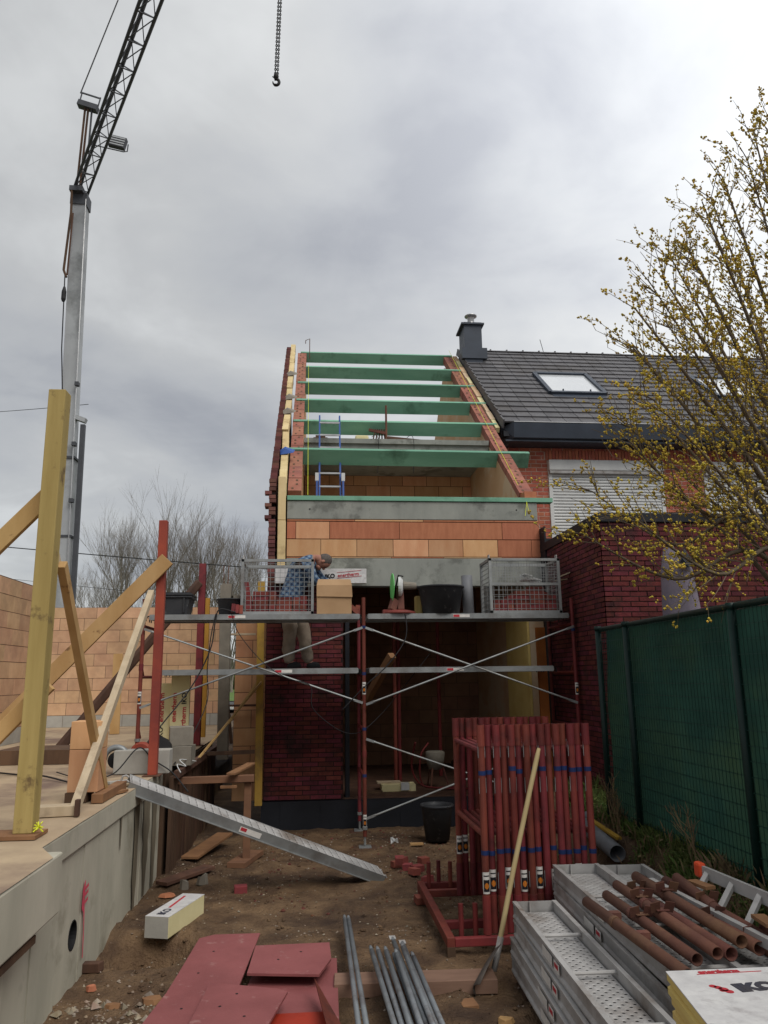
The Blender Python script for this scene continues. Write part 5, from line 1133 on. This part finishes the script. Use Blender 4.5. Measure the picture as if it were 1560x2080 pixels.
for k, (x, y, z, x2, ey) in enumerate(bt):
    flat_tube((x, y, z), (x2, 4.2+random.uniform(-.05, .05), z+.02), .0165, ['leftmost grey tube of the bundle', 'second grey tube from the left in the bundle', 'third grey tube from the left in the bundle', 'grey tube in the middle of the bundle', 'longest grey tube of the bundle, with a flat eye plate', 'grey tube with an eye plate at the right of the longest one', 'upper grey tube lying on the left of the bundle', 'upper grey tube lying on the middle of the bundle', 'upper grey tube lying on the right of the bundle', 'rightmost grey tube of the bundle'][k], ey)
# ------------------------------------------------------------------ foam offcut on the mud
t = thing('foam_offcut', 'pale yellow foam offcut with a white printed face lying on the mud', 'foam block', (-1.1, 7.1, 0))
R3 = Matrix.Rotation(R_(-17), 3, 'Z'); c = Vector((-1.09, 7.03, gz(-1.09, 7.03)+.085))
MB().box(c, (.20, .66, .155), R3).build('foam', yins2, t, bevel=.006)
MB().box(c+Vector((0, 0, .0795)), (.202, .662, .003), R3).build('foil_face', foil, t)
MB().box(c+R3 @ Vector((0, -.3315, 0)), (.198, .003, .15), R3).build('cut_face', aac, t)
text('IKO', .09, inkn, t, frame3(c+R3 @ Vector((.03, -.28, .082)), R3 @ Vector((0, 1, 0)), R3 @ Vector((-1, 0, 0))), bold=.003)
MB().box(c+R3 @ Vector((-.03, .08, .0825)), (.02, .34, .001), R3 @ Matrix.Rotation(.08, 3, 'Z')).build('print_line', inkr, t)
for k, (x, y, a, w, mm, lb) in enumerate(((-1.22, 5.48, .4, .13, timo, 'small orange clay shard near the foot of the concrete wall'), (-.98, 5.5, 1.9, .16, timo, 'orange-brown wood splinter left of the red boards'), (-1.32, 7.95, .3, .16, clayr, 'flat orange tile shard beside the concrete wall'), (-1.42, 5.75, .2, .08, clayr, 'tiny orange shard at the wall foot'), (.50, 8.62, .5, .20, white, 'white plastic scrap lying under the ramp'), (-1.22, 8.3, .2, .11, grey, 'grey rubble lump near the concrete corner'), (-1.05, 8.35, 1.1, .13, grey, 'second grey rubble lump near the concrete corner'), (1.16, 4.95, .2, .12, timl, 'yellow wood chip near the deck stack'))):
    q = MB(); h = .03 if k not in (5, 6) else .09
    q.add([Vector((x+w*.5*math.cos(a+i*1.05)*random.uniform(.7, 1.1), y+w*.35*math.sin(a+i*1.05), gz(x, y)+.0)) for i in range(6)]+[Vector((x+w*.42*math.cos(a+i*1.05)*random.uniform(.7, 1), y+w*.28*math.sin(a+i*1.05), gz(x, y)+h*random.uniform(.7, 1.1))) for i in range(6)], [(6, 7, 8, 9, 10, 11)]+[(i, (i+1) % 6, (i+1) % 6+6, i+6) for i in range(6)])
    tag(q.build('debris_piece', mm, None), lb, 'debris')
timber('short wooden stake end at the foot of the pink mark', (-1.58, 6.12, .03), (-1.44, 6.08, .04), .07, .06, timd, name='timber_block')
# pebbles and crumbs
def scatter(name, n, m, rng, rr, seed, dens=lambda x, y: 1):
    random.seed(seed); q = MB(); k = 0
    while k < n:
        x, y = random.uniform(rng[0], rng[1]), random.uniform(rng[2], rng[3])
        if random.random() > dens(x, y): continue
        r = rr[0]+(rr[1]-rr[0])*random.random()**4; z = gz(x, y)+r*.15; vs = []
        for d in ((1, 0, 0), (-1, 0, 0), (0, 1, 0), (0, -1, 0), (0, 0, .8), (0, 0, -.6)): vs.append(Vector((x, y, z))+Vector(d)*r*random.uniform(.6, 1.2)+Vector((random.uniform(-.3, .3), random.uniform(-.3, .3), 0))*r)
        q.add(vs, [(0, 2, 4), (2, 1, 4), (1, 3, 4), (3, 0, 4), (2, 0, 5), (1, 2, 5), (3, 1, 5), (0, 3, 5)]); k += 1
    return tag(q.build(name, m, None, origin=(0, 7, 0)), None, None, None, 'stuff')
de = lambda x, y: .35+.65*(noise.noise((x*1.3, y*1.3, 5)) > .05)
tag(scatter('gravel', 4200, stone, (-1.6, 2.6, 4.2, 11), (.003, .015), 3, de), 'small pale stones strewn over the mud', 'gravel')
tag(scatter('brick_crumbs', 900, redst, (-.5, 2.4, 7.2, 11.1), (.005, .022), 4, de), 'red brick crumbs on the mud below the scaffold', 'crumbs')
tag(scatter('mud_clods', 2200, mud, (-1.6, 2.0, 4.2, 10), (.006, .030), 5, de), 'brown clods of mud around the dug hole', 'clods')
tag(scatter('mortar_rubble', 700, stone, (-1.75, -.7, 4.4, 5.6), (.008, .04), 6), 'grey rubble at the foot of the concrete wall, bottom left', 'rubble')
random.seed(21)
# ================================================================== RIGHT SIDE: PIPES, BANK, FENCE
t = MB().pipe((2.73, 7.95, .53), (2.62, 6.80, .50), .070, .006, 20); tag(t.build('drain_pipe', greyp, None, smooth=True), 'grey plastic drain pipe behind the stack, its open end towards the camera', 'pipe')
t = MB().pipe((2.72, 8.02, .56), (3.20, 8.02, .68), .060, .006, 20); tag(t.build('drain_pipe', greyp, None, smooth=True), 'grey plastic drain pipe pointing up to the right towards the brick annex', 'pipe')
timber('yellow lath lying between the two grey drain pipes', (2.76, 7.85, .60), (2.74, 7.05, .57), .05, .025, mat('yellow_lath', (.42, .25, .03)), name='lath')
fn = thing('mesh_fence', 'dark green wire mesh fence with posts, a rounded top rail and green shade netting', 'fence', (2.95, 5, .6))
XF = 2.93
for y in (7.66, 6.96, 5.12, 3.2): MB().tube([(XF-.02, y, .3), (XF-.02, y, 2.46)], .030, 12).tube([(XF-.02, y, 2.43), (XF-.02, y, 2.475)], .036, 12).build('post', fpost, fn, smooth=True)
MB().tube([(XF, 7.70, 2.44), (XF, 1.2, 2.47)], .026, 10).build('top_rail', fpost, fn, smooth=True)
q = MB()
for i in range(19): z = .62+i*.1; q.bar((XF-.012, 7.68, z), (XF-.012, 1.2, z), .006, .006)
y = 7.66; 
q2 = MB()
while y > 1.2: q2.bar((XF-.018, y, .55), (XF-.018, y, 2.44), .003, .003, (0, 1, 0)); y -= .05
q.build('horizontal_wires', fwire, fn); q2.build('vertical_wires', fwire, fn)
q = MB(); ny, nz_ = 150, 24
for j in range(nz_+1):
    for i in range(ny+1):
        y = 7.68-i*6.5/ny; z = .5+j*1.93/nz_; q.v.append(Vector((XF+.045+.045*noise.noise((y*2.2, z*.6, 0))+.022*noise.noise((y*7, z*2, 4)), y, z)))
q.f = [(j*(ny+1)+i, j*(ny+1)+i+1, (j+1)*(ny+1)+i+1, (j+1)*(ny+1)+i) for j in range(nz_) for i in range(ny)]
q.build('shade_net', netm, fn, smooth=True)
# wrapped parasol
t = thing('wrapped_parasol', 'tall object wrapped in a grey-purple cloth cover behind the green fence', 'covered parasol', (4.0, 8.0, .4))
q = MB(); prof = [(.17, .5), (.19, 1.4), (.20, 2.2), (.195, 2.7), (.17, 3.1), (.135, 3.24), (.02, 3.28)]
for (r, z) in prof:
    for k in range(20):
        a = 2*math.pi*k/20; rr = r*(1+.16*noise.noise((math.cos(a)*1.7, math.sin(a)*1.7, z*1.5))+.05*math.sin(a*5+z)); q.v.append(Vector((3.99+rr*math.cos(a)-.02*(z-2), 8+rr*math.sin(a)*.8, z+(.10*math.cos(a+2.6) if z > 3.2 else 0))))
q.f = [(i*20+k, i*20+(k+1) % 20, (i+1)*20+(k+1) % 20, (i+1)*20+k) for i in range(len(prof)-1) for k in range(20)]
q.build('cover', tarp, t, smooth=True)
MB().add([(3.90, 7.83, 3.12), (4.02, 7.80, 3.10), (4.13, 7.86, 3.14), (4.03, 7.90, 3.33), (3.95, 7.80, 3.2)], [(0, 1, 4), (1, 2, 3), (1, 3, 4)]).build('fold', blackp, t)
# weeds
def weeds(name, n, rng, hh, seed, label, m=leaf, dens=None, cat='weeds'):
    random.seed(seed); q = MB(); k = 0
    while k < n:
        x, y = random.uniform(rng[0], rng[1]), random.uniform(rng[2], rng[3])
        if dens and random.random() > dens(x, y): continue
        z = gz(x, y); h = random.uniform(*hh); a = random.uniform(0, 6.28); ln = random.uniform(.2, 1)*h*.7
        if random.random() < .5:
            w = .0028; q.add([(x-w*math.sin(a), y+w*math.cos(a), z), (x+w*math.sin(a), y-w*math.cos(a), z), (x+ln*.5*math.cos(a)+w*math.sin(a), y+ln*.5*math.sin(a)-w*math.cos(a), z+h*.7), (x+ln*math.cos(a), y+ln*math.sin(a), z+h)], [(0, 1, 2), (0, 2, 3)])
        else:
            s = random.uniform(.012, .028); zz_ = z+h*random.uniform(.1, .9); c, s_ = math.cos(a)*s, math.sin(a)*s; t_ = random.uniform(-.6, .9)*s
            q.add([(x, y, zz_), (x+c-s_*.5, y+s_+c*.5, zz_+t_*.5), (x+2*c, y+2*s_, zz_+t_), (x+c+s_*.5, y+s_-c*.5, zz_+t_*.5)], [(0, 1, 2, 3)])
        k += 1
    return tag(q.build(name, m, None, origin=((rng[0]+rng[1])/2, (rng[2]+rng[3])/2, .3)), label, cat, None, 'stuff')
wd = lambda x, y: 0 if (2.5 < x < 2.85 and y > 6.7) else max(.05, min(1, .5+1.4*noise.noise((x*1.8, y*1.8, 2))))*sstep(2.35, 2.75, x)
weeds('weeds', 45000, (2.35, 3.3, 3.0, 9.0), (.03, .13), 11, 'low green weeds on the bank below the green fence', dens=wd)
weeds('weeds', 900, (2.95, 4.0, 7.7, 10.2), (.05, .25), 12, 'straggly weeds at the foot of the brick annex', straw if False else leaf)
weeds('dry_grass', 900, (2.65, 2.95, 4.2, 8.0), (.06, .22), 13, 'dry straw-coloured grass tufts against the fence', straw, dens=lambda x, y: .1+.9*(noise.noise((x, y*2.1, 8)) > .2))
for k, (x, y, s) in enumerate(((2.80, 5.75, 1.0), (2.83, 7.3, .7))):
    q = MB(); random.seed(40+k)
    def br(p, d, l, r, dep):
        e_ = p+d*l; q.tube([p, (p+e_)/2+Vector((random.uniform(-.02, .02),)*3), e_], [r, r*.8, r*.6], 4)
        if dep:
            for _ in range(3): br(p.lerp(e_, random.uniform(.4, 1)), (d+Vector((random.uniform(-.6, .6), random.uniform(-.9, .9), random.uniform(-.1, .5)))).normalized(), l*.5, r*.6, dep-1)
    for i in range(3 if k == 0 else 7): br(Vector((x, y+random.uniform(-.1, .1), gz(x, y))), Vector((-.05, random.uniform(-.35, .45), 1)).normalized(), random.uniform(.35, .55)*s, .006, 2)
    tag(q.build('dry_plant', straw, None), ('dry bare stalk climbing the middle of the green netting', 'clump of dry stalks at the far foot of the fence')[k], 'dry plant')

# ================================================================== YELLOW BLOSSOM SHRUB BEHIND THE FENCE
random.seed(5)
ct = thing('blossoming_tree', 'multi-stemmed tree with bare twigs and yellow blossom clusters on the right behind the fence', 'tree', (4.35, 5.7, .4))
tips = [(2.51, 5.6, 5.22), (2.72, 6.2, 5.18), (2.59, 5.2, 5.3), (3.27, 6.0, 6.12), (3.18, 5.5, 6.25), (3.85, 6.2, 7.02), (3.6, 5.4, 6.63), (4.11, 6.0, 7.42), (3.76, 5.2, 6.76), (4.55, 5.8, 7.77), (2.65, 6.5, 4.53), (2.25, 5.2, 3.46), (2.07, 5.8, 2.87), (2.16, 5.0, 2.83), (2.31, 5.0, 4.14),
        (2.9, 5.6, 5.7), (3.0, 6.3, 5.9), (3.45, 5.8, 6.5), (3.7, 6.3, 6.6), (4.0, 5.6, 7.1), (4.4, 6.3, 7.5), (4.3, 5.2, 7.1), (3.1, 5.1, 5.4), (3.4, 6.8, 5.7), (3.9, 6.9, 6.4), (2.5, 5.7, 4.9), (2.4, 5.5, 4.4), (2.34, 6.2, 3.31), (2.94, 6.8, 4.26), (2.77, 5.0, 4.66), (5.0, 6.0, 7.6), (5.4, 5.5, 7.0), (5.3, 6.6, 6.6), (5.8, 5.8, 5.8), (6.0, 6.4, 4.8)]
stems = []; fork = Vector((4.35, 5.7, 1.15)); trunk = MB(); limb = MB(); twig = MB(); bls = MB(); nb = [0]
trunk.tube([(4.4, 5.75, .2), (4.37, 5.72, .7), fork], [.11, .09, .085], 10)
def blossom(p):
    nb[0] += 1; s = random.uniform(.0085, .0175)
    for _ in range(random.choice((2, 3, 3, 4))):
        c = p+Vector([random.uniform(-1, 1)*s*.9 for _ in range(3)]); r = s*random.uniform(.55, .9); bls.add([c+Vector(d)*r*random.uniform(.8, 1.2) for d in ((1, .2, 0), (-1, -.1, .2), (0, 1, .1), (.1, -1, -.1), (0, 0, 1), (.1, 0, -1))], [(0, 2, 4), (2, 1, 4), (1, 3, 4), (3, 0, 4), (2, 0, 5), (1, 2, 5), (3, 1, 5), (0, 3, 5)])
def shoot(p, d, l, r, dep):
    n = max(3, int(l/.09)); pts = [p]; dd = d.copy()
    for i in range(n):
        dd = (dd+Vector((random.uniform(-.09, .09), random.uniform(-.09, .09), random.uniform(-.03, .11)))).normalized(); pts.append(pts[-1]+dd*l/n)
    twig.tube(pts, [r*(1-.65*i/n) for i in range(n+1)], 4, cap=False)
    for i in range(1, n+1):
        if random.random() < .80 and not (i == n and dep == 1): blossom(pts[i]+Vector((random.uniform(-.012, .012), random.uniform(-.012, .012), .008)))
        if random.random() < .35: blossom(pts[i-1].lerp(pts[i], .5)+Vector((random.uniform(-.03, .03), 0, random.uniform(-.01, .03))))
        if dep and random.random() < .42:
            s = 1 if random.random() < .5 else -1; side = dd.cross(Vector((0, 1, 0))).normalized()*s+Vector((0, random.uniform(-.7, .7), .2)); shoot(pts[i], (dd*.75+side*.65).normalized(), l*random.uniform(.25, .5), r*.55, dep-1)
for k, tp in enumerate(tips):
    tp = Vector(tp); tp = Vector((4.35, 5.7, 1.15)).lerp(tp, .93) if tp.z > 3.6 else tp+Vector((.05, 0, .22)); base = fork+Vector((random.uniform(-.04, .04), random.uniform(-.05, .05), random.uniform(-.1, .1)))
    out_ = tp-base; mid = base+Vector((out_.x*.34, out_.y*.4, out_.z*.52 if out_.z > 2.6 else out_.z*.75+.25)); m2 = base.lerp(tp, .72)+Vector((out_.x*-.04, 0, out_.z*.05+.06))
    pts = smooth_pts([base, mid, m2, tp], 8); n = len(pts); r0 = random.uniform(.022, .034)
    limb.tube(pts, [r0*(1-.88*i/n)+.0015 for i in range(n)], 6, cap=False)
    for i in range(7, n):
        d = (pts[i]-pts[i-1]).normalized(); f_ = i/n
        if i > 11 and random.random() < .9: blossom(pts[i]+Vector((random.uniform(-.02, .02), 0, .01))); blossom(pts[i].lerp(pts[i-1], .5))
        for _ in range(3 if i > 9 else 1):
            if random.random() < .58:
                s = random.choice((-1, 1)); side = d.cross(Vector((0, 1, 0))).normalized()*s+Vector((0, random.uniform(-.9, .9), .15)); shoot(pts[i], (d*.9+side*.55).normalized(), random.uniform(.22, .55)*(1.25-f_*.5), .0045, 1)
trunk.build('trunk', barky, ct, smooth=True); limb.build('limbs', barky, ct, smooth=True)
twig.build('twigs', barky, ct, kind='stuff'); bls.build('blossoms', bloss, ct, kind='stuff')

# ================================================================== BARE TREES FAR BEHIND
def bare(label, x, y, H, lean, seed, spread=1.0, g='bare trees on the horizon at the left'):
    random.seed(seed); t = thing('bare_tree', label, 'tree', (x, y, 1), g); tk = MB(); cr_ = MB(); cnt = [0]
    def grow_(p, d, l, r, dep, mb):
        cnt[0] += 1; n = 3 if dep > 1 else 2; pts = [p]; dd = d.copy()
        for i in range(n): dd = (dd+Vector((random.uniform(-.12, .12), random.uniform(-.12, .12), random.uniform(.0, .10)))).normalized(); pts.append(pts[-1]+dd*l/n)
        mb.tube(pts, [r*(1-.45*i/n) for i in range(n+1)], 5 if dep > 3 else 3, cap=False)
        if dep <= 0: return
        nb_ = 3 if dep > 1 else 4
        for k in range(nb_):
            f_ = random.uniform(.35, 1); q = pts[0].lerp(pts[-1], f_) if k else pts[-1]; i = min(int(f_*n), n-1); q = pts[i].lerp(pts[i+1], f_*n-i) if k else pts[-1]
            a = random.uniform(0, 6.28); tilt = random.uniform(.30, .70)*spread*(1 if k else .3); o_ = Vector((math.cos(a), math.sin(a), 0)); d2 = (dd+o_*tilt+Vector((0, 0, .16))).normalized()
            grow_(q, d2, l*random.uniform(.60, .85), r*.56, dep-1, cr_)
    for s in range(3):
        a = random.uniform(0, 6.28)
        grow_(Vector((x+.3*math.cos(a), y+.3*math.sin(a), .8)), Vector((lean+.20*math.cos(a+s*2.1), .15*math.sin(a+s*2.1), 1)).normalized(), H*.30, H*.0105, 6, tk)
    tk.build('trunk', bark, t); cr_.build('crown', bark, t, kind='stuff')
bare('bare tree leaning right of the crane mast, leftmost of the horizon group', -14.3, 60, 14.2, -.06, 31)
bare('tall bare multi-stemmed tree behind the orange-red prop', -10.9, 62, 15.6, 0.0, 32)
bare('tall bare tree between the red props, its crown the densest', -7.6, 60, 14.8, .03, 33)
bare('bare tree whose crown reaches the unfinished house wall', -4.6, 61, 13.5, .06, 34)
bare('low bare tree near the crane foot, spreading widely', -17.0, 66, 11.0, -.1, 35, 1.4)
bare('low bushy bare tree beside the house corner', -4.9, 52, 9.0, .1, 38, 1.4)
weeds('distant_hedge', 9000, (-24, 4, 64, 67), (.5, 2.2), 14, 'dark hedge line on the horizon beyond the meadow', leaf)

# ================================================================== CRANE
cm = thing('tower_crane', 'grey tower crane mast with a dark lattice jib reaching overhead at the top left', 'crane', (-9.1, 28, 1))
def mseg(z0, z1, w, xc0, xc1): return MB().bar((xc0, 28, z0), (xc1, 28, z1), w, w, (0, 1, 0))
mx_ = lambda z: -8.78-.0235*(z-4.6)
mseg(1, 7.0, .66, mx_(1), mx_(7.0)).build('mast_section', crane_m, cm); mseg(7.0, 9.9, .62, mx_(7), mx_(9.9)).build('mast_section', crane_m, cm)
mseg(9.9, 20.6, .52, mx_(9.9), mx_(20.6)).build('mast_section', crane_m, cm)
for z in (7.0, 9.9): MB().bar((mx_(z), 28, z-.04), (mx_(z), 28, z+.04), .72, .72, (0, 1, 0)).build('mast_collar', crane_d, cm)
MB().bar((mx_(3)+.45, 27.9, 2), (mx_(10)+.50, 27.9, 11.2), .16, .16, (0, 1, 0)).build('erection_strut', crane_d, cm)
MB().bar((mx_(11.5)+.2, 27.9, 11.5), (mx_(11.3)+.62, 27.9, 11.35), .25, .16).build('strut_bracket', crane_m, cm)
MB().tube([(mx_(5)+.33, 27.6, 4), (mx_(20)+.30, 27.6, 20.3)], .022, 5).build('mast_rail', silver, cm)
for z in (8.2, 10.3, 12.6): MB().bb((mx_(z)+.26, 27.5, z), (mx_(z)+.40, 27.7, z+.14)).build('cable_clip', crane_d, cm)
J0 = Vector((-9.17, 28, 20.95)); jd = Vector((.442, -.897, 0)).normalized(); js = jd.cross(Vector((0, 0, 1))); JL = 25
A = lambda s: J0+jd*s+js*.27; Bc = lambda s: J0+jd*s-js*.27; T_ = lambda s: J0+jd*s+Vector((0, 0, .62 if s > .8 else .35))
for f_, r in ((A, .052), (Bc, .052), (T_, .065)): MB().tube([f_(-.4), f_(.9), f_(JL)], r, 6).build('chord', crane_d, cm)
s = 0
q = MB()
while s < JL-1.2:
    for f_ in (A, Bc): q.tube([f_(s), T_(s+.6)], .021, 4).tube([T_(s+.6), f_(s+1.2)], .021, 4)
    q.tube([A(s), Bc(s)], .021, 4).tube([A(s), Bc(s+1.2)], .018, 4); s += 1.2
q.build('lattice', crane_d, cm)
P0 = Vector((mx_(20.5), 28, 20.3))
MB().box(P0+Vector((0, 0, .1)), (.62, .62, .5)).box(P0+Vector((-.05, -.1, .38)), (.5, .9, .2)).build('mast_head', crane_d, cm)
K0 = J0+jd*2.6+Vector((-.75, .0, 2.2))-jd*1.2
K0 = Vector((-8.95, 27.2, 24.1))
MB().bar(K0+Vector((-.32, 0, .12)), K0+Vector((.42, 0, -.10)), .3, .22).bar(K0+Vector((-.3, 0, .1)), K0+Vector((-.22, 0, .65)), .04, .04, (0, 1, 0)).bar(K0+Vector((-.22, 0, .62)), K0+Vector((.5, 0, .40)), .05, .05).bar(K0+Vector((.5, 0, .45)), K0+Vector((.42, 0, 0)), .04, .04, (0, 1, 0)).build('a_frame_head', crane_d, cm)
for dx, e_ in ((-.06, Vector((-.42, .8, -3.7))), (.06, Vector((-.3, .8, -3.6)))): MB().tube([K0+Vector((dx, 0, -.05)), K0+e_], .045, 5).build('a_frame_leg', timd, cm)
MB().tube([K0+Vector((.2, 0, -.1)), K0+Vector((.12, .2, -1.9))], .04, 5).build('a_frame_leg', crane_d, cm)
MB().tube([K0+Vector((-.28, 0, .6)), Vector((-8.14, 27.5, 29.5))], .026, 5).build('tie_rope', wire, cm)
MB().tube([(-9.36, 27.5, 20.6), (-9.32, 27.5, 19.6), (-9.42, 27.5, 17.2), (-9.30, 27.5, 16.9)], .05, 6).tube([(-9.25, 27.5, 19.6), (-9.28, 27.5, 17.0)], .035, 5).build('counter_rod', timd, cm)
MB().tube([(-9.36, 27.5, 17.0), (-9.26, 27.5, 14), (-9.12, 27.5, 12.43), (-9.0, 27.5, 9)], .022, 5).lathe(Vector((-9.34, 27.5, 16.2)), [(.05, -.3), (.09, -.2), (.09, .1), (.04, .3)], 8).build('counter_rope', wire, cm)
# floodlight on the jib
FL = Vector((-7.33, 26.0, 21.3)); fo = thing('floodlight', 'rectangular grey floodlight hanging off the crane jib', 'floodlight', FL)
Rf = Matrix.Rotation(.22, 3, 'Y'); MB().box(FL+Vector((0, 0, .35)), (.60, .2, .42), Rf).build('housing', crane_d, fo)
for k in range(4): MB().box(FL+Vector((0, -.11, .35))+Rf @ Vector((0, 0, -.15+k*.1)), (.54, .02, .05), Rf).build('louvre', crane_m, fo)
MB().tube([FL+Vector((-.95, 0, .22)), FL+Vector((.22, 0, -.02)), FL+Vector((.36, 0, 0)), FL+Vector((.38, 0, .3))], .022, 4).build('bracket', crane_d, fo)
# chain with hook
hk = thing('crane_chain', 'doubled dark lifting chain with a hook hanging from above near the top centre', 'chain', (-.43, 7.4, 8.4))
q = MB(); z = 9.95
for side_ in (-.013, .013):
    z = 9.95; k = 0
    while z > 8.55:
        x0 = -.40-.021*(9.95-z)+side_; pts = []
        for i in range(9):
            a = 2*math.pi*i/8; w = .009*math.cos(a); h = .017*math.sin(a)
            pts.append((x0+(w if k % 2 else 0), 7.4+(0 if k % 2 else w), z+h))
        q.tube(pts, .0052, 5, cap=False); z -= .026; k += 1
q.build('chain_links', wblack, hk, kind='stuff')
cx_ = -.432
MB().lathe((cx_, 7.4, 8.53), [(.0, .05), (.022, .04), (.03, 0), (.022, -.03), (0, -.04)], 12).build('shackle', wblack, hk, smooth=True)
MB().tube([(cx_+.035*math.cos(a)+.0, 7.4, 8.46+.04*math.sin(a)) for a in [R_(120-i*28) for i in range(12)]], [.017]*9+[.011, .008, .005], 8).build('hook', wblack, hk, smooth=True)
tag(MB().tube([(0.05+cx_-.09, 7.4, 8.53), (cx_-.02, 7.4, 8.51)], .006, 5).build('latch', wblack, hk), None, None)
# overhead lines
def line(a, b_, r, label, s=.25): tag(MB().tube(sag(a, b_, s, 16), r, 4).build('overhead_line', wire, None), label, 'overhead line')
line((-30, 45, 10.7), (12, 45, 7.2), .035, 'thick black overhead cable crossing behind the props', .2)
line((-30, 46, 17.4), (-8.6, 29, 12.4), .012, 'thin overhead wire at the left above the timber post')
line((-30, 45, 9.2), (12, 46, 5.0), .015, 'lower thin overhead wire near the left edge')

# ================================================================== LADDER AND THINGS ON THE UPPER FLOORS
t = thing('blue_ladder', 'blue two-part extension ladder with pale rungs leaning inside the upper floor', 'ladder', (.3, 12.7, 4.33))
for x in (.13, .49): MB().bar((x, 12.62, 4.35), (x, 13.32, 6.64), .028, .06).build('side_rail', blue, t)
for x in (.085, .535): MB().bar((x, 12.56, 4.35), (x, 12.86, 5.40), .03, .06).build('side_rail', blue, t)
for i in range(9):
    f_ = .04+i*.112; p = Vector((.13, 12.60, 4.35)).lerp(Vector((.13, 13.30, 6.64)), f_); MB().bar(p, p+Vector((.36, 0, 0)), .03, .028).build('rung', silver, t)
for x in (.085, .535): MB().bb((x-.03, 12.8, 5.30), (x+.03, 12.88, 5.44)).build('bracket', white, t)
tag(MB().bb((.68, 13.7, 6.275), (.78, 13.9, 6.33)).bb((.80, 13.7, 6.275), (1.05, 14.0, 6.42)).build('insulation_roll', yins2, None, bevel=.04), 'yellowish insulation roll on the attic slab', 'insulation')
tag(MB().tube([(1.40, 13.9, 6.27), (1.40, 13.9, 7.08)], .02, 8).build('steel_prop', rust, None), 'brown prop rising from the attic slab behind the purlins', 'prop')
t = thing('tool_tripod', 'cluster of dark trestle legs and tools on the attic slab', 'trestle', (1.25, 14, 6.27))
for k in range(5): MB().bar((1.12+.07*k, 14, 6.27), (1.20+.04*k, 13.95, 6.62), .025, .03, (0, 1, 0)).build('leg', timd, t)
MB().bar((1.08, 14, 6.62), (1.40, 13.9, 6.52), .05, .05).build('head', rust, t)
timber('long brown batten lying slantwise on the attic slab', (1.42, 13.9, 6.44), (2.95, 13.9, 6.30), .05, .05, timd, name='batten')
tag(MB().bb((.02, 13.6, 6.272), (.28, 13.75, 6.33)).bb((.06, 13.6, 6.331), (.24, 13.72, 6.37)).build('brick_stack', timd, None), 'few dark bricks on the left end of the attic slab', 'bricks')
for k, x in enumerate((1.20, 1.85)): tag(MB().tube(smooth_pts([(x-.12, 13.42, 6.29), (x-.04, 13.40, 6.33), (x, 13.38, 6.22), (x, 13.37, 5.9), (x-.02, 13.37, 5.6)], 5), .006, 4).build('hanging_wire', wire, None), ('left thin wire hanging over the attic slab edge', 'right thin wire hanging over the attic slab edge')[k], 'wire')
tag(MB().tube([(-.08, 17.6, 9.6), (-.08, 17.6, 10.12), (-.18, 17.6, 10.07), (-.18, 17.6, 9.99)], .010, 5).build('roof_bracket', rust, None), 'rusty iron rod sticking up at the left end of the ridge purlin', 'rod')
for k, (a, b_) in enumerate((((-.10, 16.9, 9.15), (-.06, 11.36, 4.70)), ((3.42, 17.9, 10.05), (3.32, 11.36, 4.62)))):
    q = MB().tube([a, b_], .0038, 4)
    if k: q.tube([b_, (3.34, 11.34, 4.45)], .005, 4).tube([b_, (3.28, 11.34, 4.40)], .005, 4)
    tag(q.build('guide_string', ystr, None), ('yellow mason’s string stretched along the left rake', 'yellow mason’s string stretched along the right rake with loose ends')[k], 'string')
print('objects', len(bpy.data.objects))

for o in bpy.data.objects:
    if 'label' in o.keys() and not (4 <= len(o['label'].split()) <= 16): print('LBL', o.name, len(o['label'].split()))
